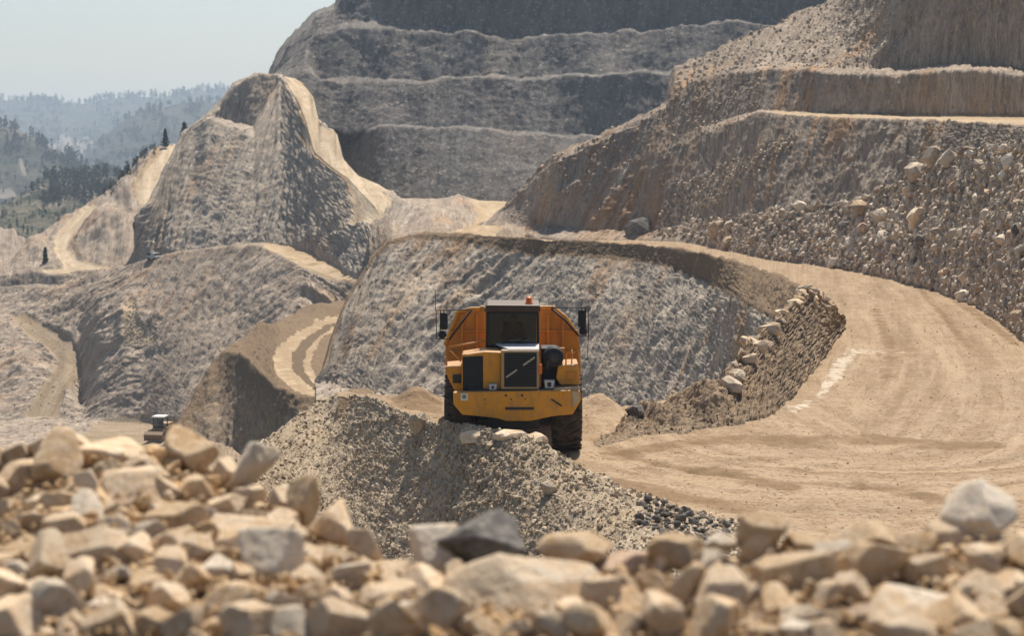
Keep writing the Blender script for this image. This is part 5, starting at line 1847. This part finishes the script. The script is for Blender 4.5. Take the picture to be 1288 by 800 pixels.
# ------------------------------------------------------------------ wheel loader on the pit floor
gp, _ = grid_at('K', 197, 553)
if True:
    c = unp(197, 552.5, float(gp[1]))
    u = 31.0 * gp[1] / FPX / 3.0           # one metre of a 3 m tall machine
    ld = empty("wheel_loader", (c[0], c[1], gp[2]), "small yellow wheel loader with a white cab roof on the pit floor at the left", "loader", rz=R(-12))
    ld.scale = (u, u, u)
    bm = bmesh.new()
    bm_box(bm, (-0.75, 0.2, 0.7), (0.75, 4.2, 1.55), 0.08)
    bm_prism(bm, [(-0.7, 1.5), (0.7, 1.5), (0.6, 1.95), (-0.6, 1.95)], 2.2, 4.1, 0.05)
    LDY = paint_mat("dark_dirty_yellow", (0.30, 0.15, 0.03), amount=0.6, rust=0.6)
    link_bm("body", bm, LDY, ld)
    bm = bmesh.new()
    for x in (-0.68, 0.58):
        for y in (0.5, 1.95):
            bm_box(bm, (x, y, 1.5), (x + 0.1, y + 0.1, 2.85))
    bm_box(bm, (-0.68, 0.5, 1.5), (0.68, 2.05, 1.75), 0.02)
    cb_ = link_bm("cab", bm, BLK, ld)
    bm = bmesh.new()
    bm_box(bm, (-0.78, 0.38, 2.85), (0.78, 2.15, 3.02), 0.04)
    link_bm("roof", bm, WHT, cb_)
    bm = bmesh.new()
    bm_box(bm, (-0.58, 0.53, 1.76), (0.58, 0.55, 2.84))
    link_bm("windscreen", bm, GLS, cb_)
    bm = bmesh.new()
    bm_box(bm, (-0.2, 1.2, 1.75), (0.25, 1.7, 2.4), 0.05)
    link_bm("seat", bm, BLK, cb_)
    bm = bmesh.new()
    prof = [(-1.1, 0.25), (-1.25, 0.95), (-0.75, 1.3), (-0.6, 1.2), (-0.62, 0.4), (-0.95, 0.18)]
    a = [bm.verts.new((-1.2, y, z)) for y, z in prof]
    b = [bm.verts.new((1.2, y, z)) for y, z in prof]
    bm.faces.new(a); bm.faces.new(b[::-1])
    for i in range(6):
        bm.faces.new((a[(i + 1) % 6], a[i], b[i], b[(i + 1) % 6]))
    bk = link_bm("bucket", bm, paint_mat("rusty_bucket", (0.22, 0.10, 0.03), amount=0.6), ld)
    bm = bmesh.new()
    for k in range(8):
        x = -1.1 + k * 0.3
        bm_box(bm, (x, -1.42, 0.2), (x + 0.12, -1.02, 0.28))
    link_bm("teeth", bm, GRY, bk)
    for x in (-0.5, 0.4):
        bm = bmesh.new()
        bm_tube(bm, [(x, -0.7, 0.8), (x, 0.0, 1.25), (x, 0.7, 1.35)], 0.09)
        link_bm("arm", bm, LDY, ld)
    for x in (-0.95, 0.95):
        for y in (0.35, 3.2):
            bm = bmesh.new()
            bm_lathe(bm, [(-0.25, 0.35), (-0.25, 0.6), (-0.18, 0.7), (0.18, 0.7), (0.25, 0.6), (0.25, 0.35)], 0, (x, y, 0.7), 24)
            wl_ = link_bm("wheel", bm, TYR, ld, True)
            bm = bmesh.new()
            bm_lathe(bm, [(-0.255, 0.34), (0.255, 0.34)], 0, (x, y, 0.7), 16)
            link_bm("rim", bm, LDY, wl_, True)

# ------------------------------------------------------------------ white pickup by the left track
gp, _ = grid_at('K', 193, 327)
PKS = 0.72
pk = empty("pickup_truck", (gp[0], gp[1] + 1.0, gp[2] + 0.1), "white pickup truck with a dark rear parked at the foot of the left track", "pickup", rz=R(35))
pk.scale = (PKS, PKS, PKS)
bm = bmesh.new()
bm_box(bm, (-0.85, -2.3, 0.45), (0.85, 2.3, 0.95), 0.1)
bm_prism(bm, [(-0.78, 0.95), (0.78, 0.95), (0.62, 1.5), (-0.62, 1.5)], -0.9, 0.6, 0.08)
link_bm("body", bm, flat_mat("dusty_white_paint", (0.42, 0.41, 0.39), 0.6), pk)
bm = bmesh.new()
bm_box(bm, (-0.82, 0.75, 0.95), (0.82, 2.25, 1.55), 0.06)
link_bm("load_cover", bm, BLK, pk)
bm = bmesh.new()
bm_prism(bm, [(-0.66, 1.02), (0.66, 1.02), (0.54, 1.42), (-0.54, 1.42)], -0.93, -0.89)
link_bm("windscreen", bm, HOODB, pk)
bm = bmesh.new()
bm_box(bm, (-0.5, -2.33, 0.6), (0.5, -2.29, 0.85))
link_bm("grille", bm, BLK, pk)
for x in (-0.7, 0.7):
    bm = bmesh.new()
    bm_lathe(bm, [(-0.03, 0.1), (0.02, 0.1)], 1, (x, -2.31, 0.75), 16)
    link_bm("headlight", bm, LAMPG, pk, True)
    for y in (-1.45, 1.4):
        bm = bmesh.new()
        bm_lathe(bm, [(-0.12, 0.2), (-0.12, 0.32), (-0.08, 0.36), (0.08, 0.36), (0.12, 0.32), (0.12, 0.2)], 0, (x * 1.1, y, 0.36), 20)
        link_bm("wheel", bm, TYR, pk, True)

# ------------------------------------------------------------------ conifers
def leaf_mat(name, a, b):
    m = NT(name)
    c = m.ramp(m.attr("tone", "Fac"), (0.0, a), (1.0, b))
    return m.done(c, 0.8, None, 0.1)


LEAF = leaf_mat("conifer_needles", (0.012, 0.022, 0.012), (0.05, 0.07, 0.032))
LEAFD = leaf_mat("dark_shrub_leaves", (0.014, 0.018, 0.01), (0.06, 0.062, 0.03))
FORL = leaf_mat("forest_leaves", (0.016, 0.024, 0.016), (0.05, 0.062, 0.036))
BARK = flat_mat("bark", (0.07, 0.05, 0.035), 0.9)


def leaves_mesh(name, centers, sizes, mat, seed):
    r = np.random.default_rng(seed)
    n = len(centers)
    d = r.normal(size=(n, 3, 3))
    d /= np.linalg.norm(d, axis=2, keepdims=True)
    v = centers[:, None, :] + d * sizes[:, None, None]
    f = np.arange(n * 3).reshape(-1, 3)
    me = mesh_from(name, v.reshape(-1, 3), f, mat, False)
    at = me.attributes.new("tone", 'FLOAT', 'POINT')
    at.data.foreach_set("value", np.repeat(r.uniform(0, 1, n), 3).astype(np.float32))
    return me


def conifer_pts(h, rad, n, seed, slim=1.0):
    r = np.random.default_rng(seed)
    t = r.uniform(0, 1, n) ** 0.75
    tier = 0.72 + 0.28 * np.sin(t * 38 + seed) * (1 - t * 0.3)
    a = r.uniform(0, 6.283, n)
    lob = 1 + 0.28 * np.sin(a * 3 + t * 11 + seed)
    q = rad * (1 - t) ** slim * tier * lob * np.sqrt(r.uniform(0.05, 1, n)) + 0.02 * h * r.uniform(0, 1, n)
    return np.stack([q * np.cos(a), q * np.sin(a), h * (0.08 + 0.92 * t)], -1)


def conifer(px, py, key, h, rad, label, slim=0.9, seed=1, mat=None, n=1500, leaf=0.05):
    p, _ = grid_at(key, px, py)
    o = empty("conifer_tree", (p[0], p[1], p[2] - 0.1), label, "tree")
    bm = bmesh.new()
    bm_lathe(bm, [(0, h * 0.03), (h * 0.3, h * 0.02), (h * 0.95, h * 0.004)], 2, (0, 0, 0), 8)
    link_bm("trunk", bm, BARK, o, True)
    c = conifer_pts(h, rad, n, seed, slim)
    me = leaves_mesh("crown", c, np.full(n, leaf * h), mat or LEAF, seed)
    cr = bpy.data.objects.new("crown", me)
    COL.objects.link(cr)
    cr.parent = o
    return o


S1 = 390.0 / FPX
conifer(208, 184, 'F', 25 * S1, 6.0 * S1, "dark pointed conifer standing alone left of the top of the upper track", 0.8, 3)
conifer(233, 180, 'F', 29 * S1, 7.0 * S1, "dark bushy conifer where the upper track meets the ridge", 0.55, 5)
o = conifer(57, 341, 'K', 30 * 320 / FPX, 4.2 * 320 / FPX, "slim dark conifer beside the lower bend of the left track", 0.6, 8)
p, _ = grid_at('K', 57, 342)
rs = np.random.default_rng(4)
c = rs.normal(size=(900, 3)) * np.array([0.55, 0.4, 0.28]) + np.array([0, 0, 0.3])
me = leaves_mesh("bush", c, np.full(900, 0.13), leaf_mat("brown_bush_leaves", (0.03, 0.022, 0.014), (0.10, 0.075, 0.045)), 6)
bo = bpy.data.objects.new("bush", me)
COL.objects.link(bo)
bo.location = (p[0] + 0.15, p[1] - 0.3, p[2])
tag(bo, "low brown bush at the foot of the slim conifer", "bush")


def wood(key, n, poly, hlo, hhi, seed, mat=FORL, per=46, dens=None, name="forest"):
    pts = sample(key, n, poly, seed, dens)
    r = np.random.default_rng(seed + 1)
    h = r.uniform(hlo, hhi, n)
    C, S = [], []
    for i in range(n):
        if r.random() < 0.5:
            c = conifer_pts(h[i], h[i] * 0.22, per, i, 0.8)
        else:
            c = r.normal(size=(per, 3))
            c *= (r.uniform(0.3, 1, (per, 1)) / np.linalg.norm(c, axis=1, keepdims=True))
            c = c * np.array([0.34, 0.34, 0.42]) * h[i] + np.array([0, 0, h[i] * 0.55])
        C.append(c + pts[i])
        S.append(np.full(per, h[i] * 0.13))
    me = leaves_mesh(name, np.concatenate(C), np.concatenate(S), mat, seed)
    o = bpy.data.objects.new(name, me)
    COL.objects.link(o)
    o["kind"] = "stuff"
    return o


cl = lambda k, sc, lo=0.0: (lambda x, y: np.clip(fbm(np.stack([x / sc, y / sc * 1.6, 0 * x + k], -1), 3) * 4 + 0.6, lo, 1.5) + 1e-4)
wood('A', 1500, [(-60, 120), (480, 105), (480, 205), (-60, 215)], 7, 14, 61, dens=cl(1, 40))
wood('A', 420, [(-60, 122), (480, 107), (480, 126), (330, 121), (200, 129), (140, 130), (100, 138), (60, 131), (-60, 135)], 9, 17, 63)
wood('B', 800, [(60, 230), (110, 190), (150, 150), (180, 135), (300, 120), (300, 190), (150, 230)], 5, 10, 65, dens=cl(2, 30))
wood('C', 420, [(-60, 150), (20, 158), (90, 195), (210, 232), (210, 250), (90, 232), (60, 205), (-60, 188)], 5, 10, 67, dens=cl(3, 25, 0.1))
wood('C', 90, [(-60, 190), (60, 205), (120, 235), (0, 245), (-60, 245)], 3, 6, 68)
wood('D', 520, [(20, 250), (60, 224), (130, 218), (200, 220), (200, 245), (150, 262), (60, 262)], 3, 6.5, 69, dens=cl(4, 20, 0.1))
wood('D', 220, [(-20, 260), (110, 250), (110, 300), (-20, 300)], 1.2, 3.0, 71, dens=cl(5, 25))
wood('F', 60, [(128, 250), (165, 212), (184, 190), (205, 182), (200, 192), (180, 206), (165, 225), (140, 250)], 0.6, 1.8, 73, LEAFD, 40, name="scrub")
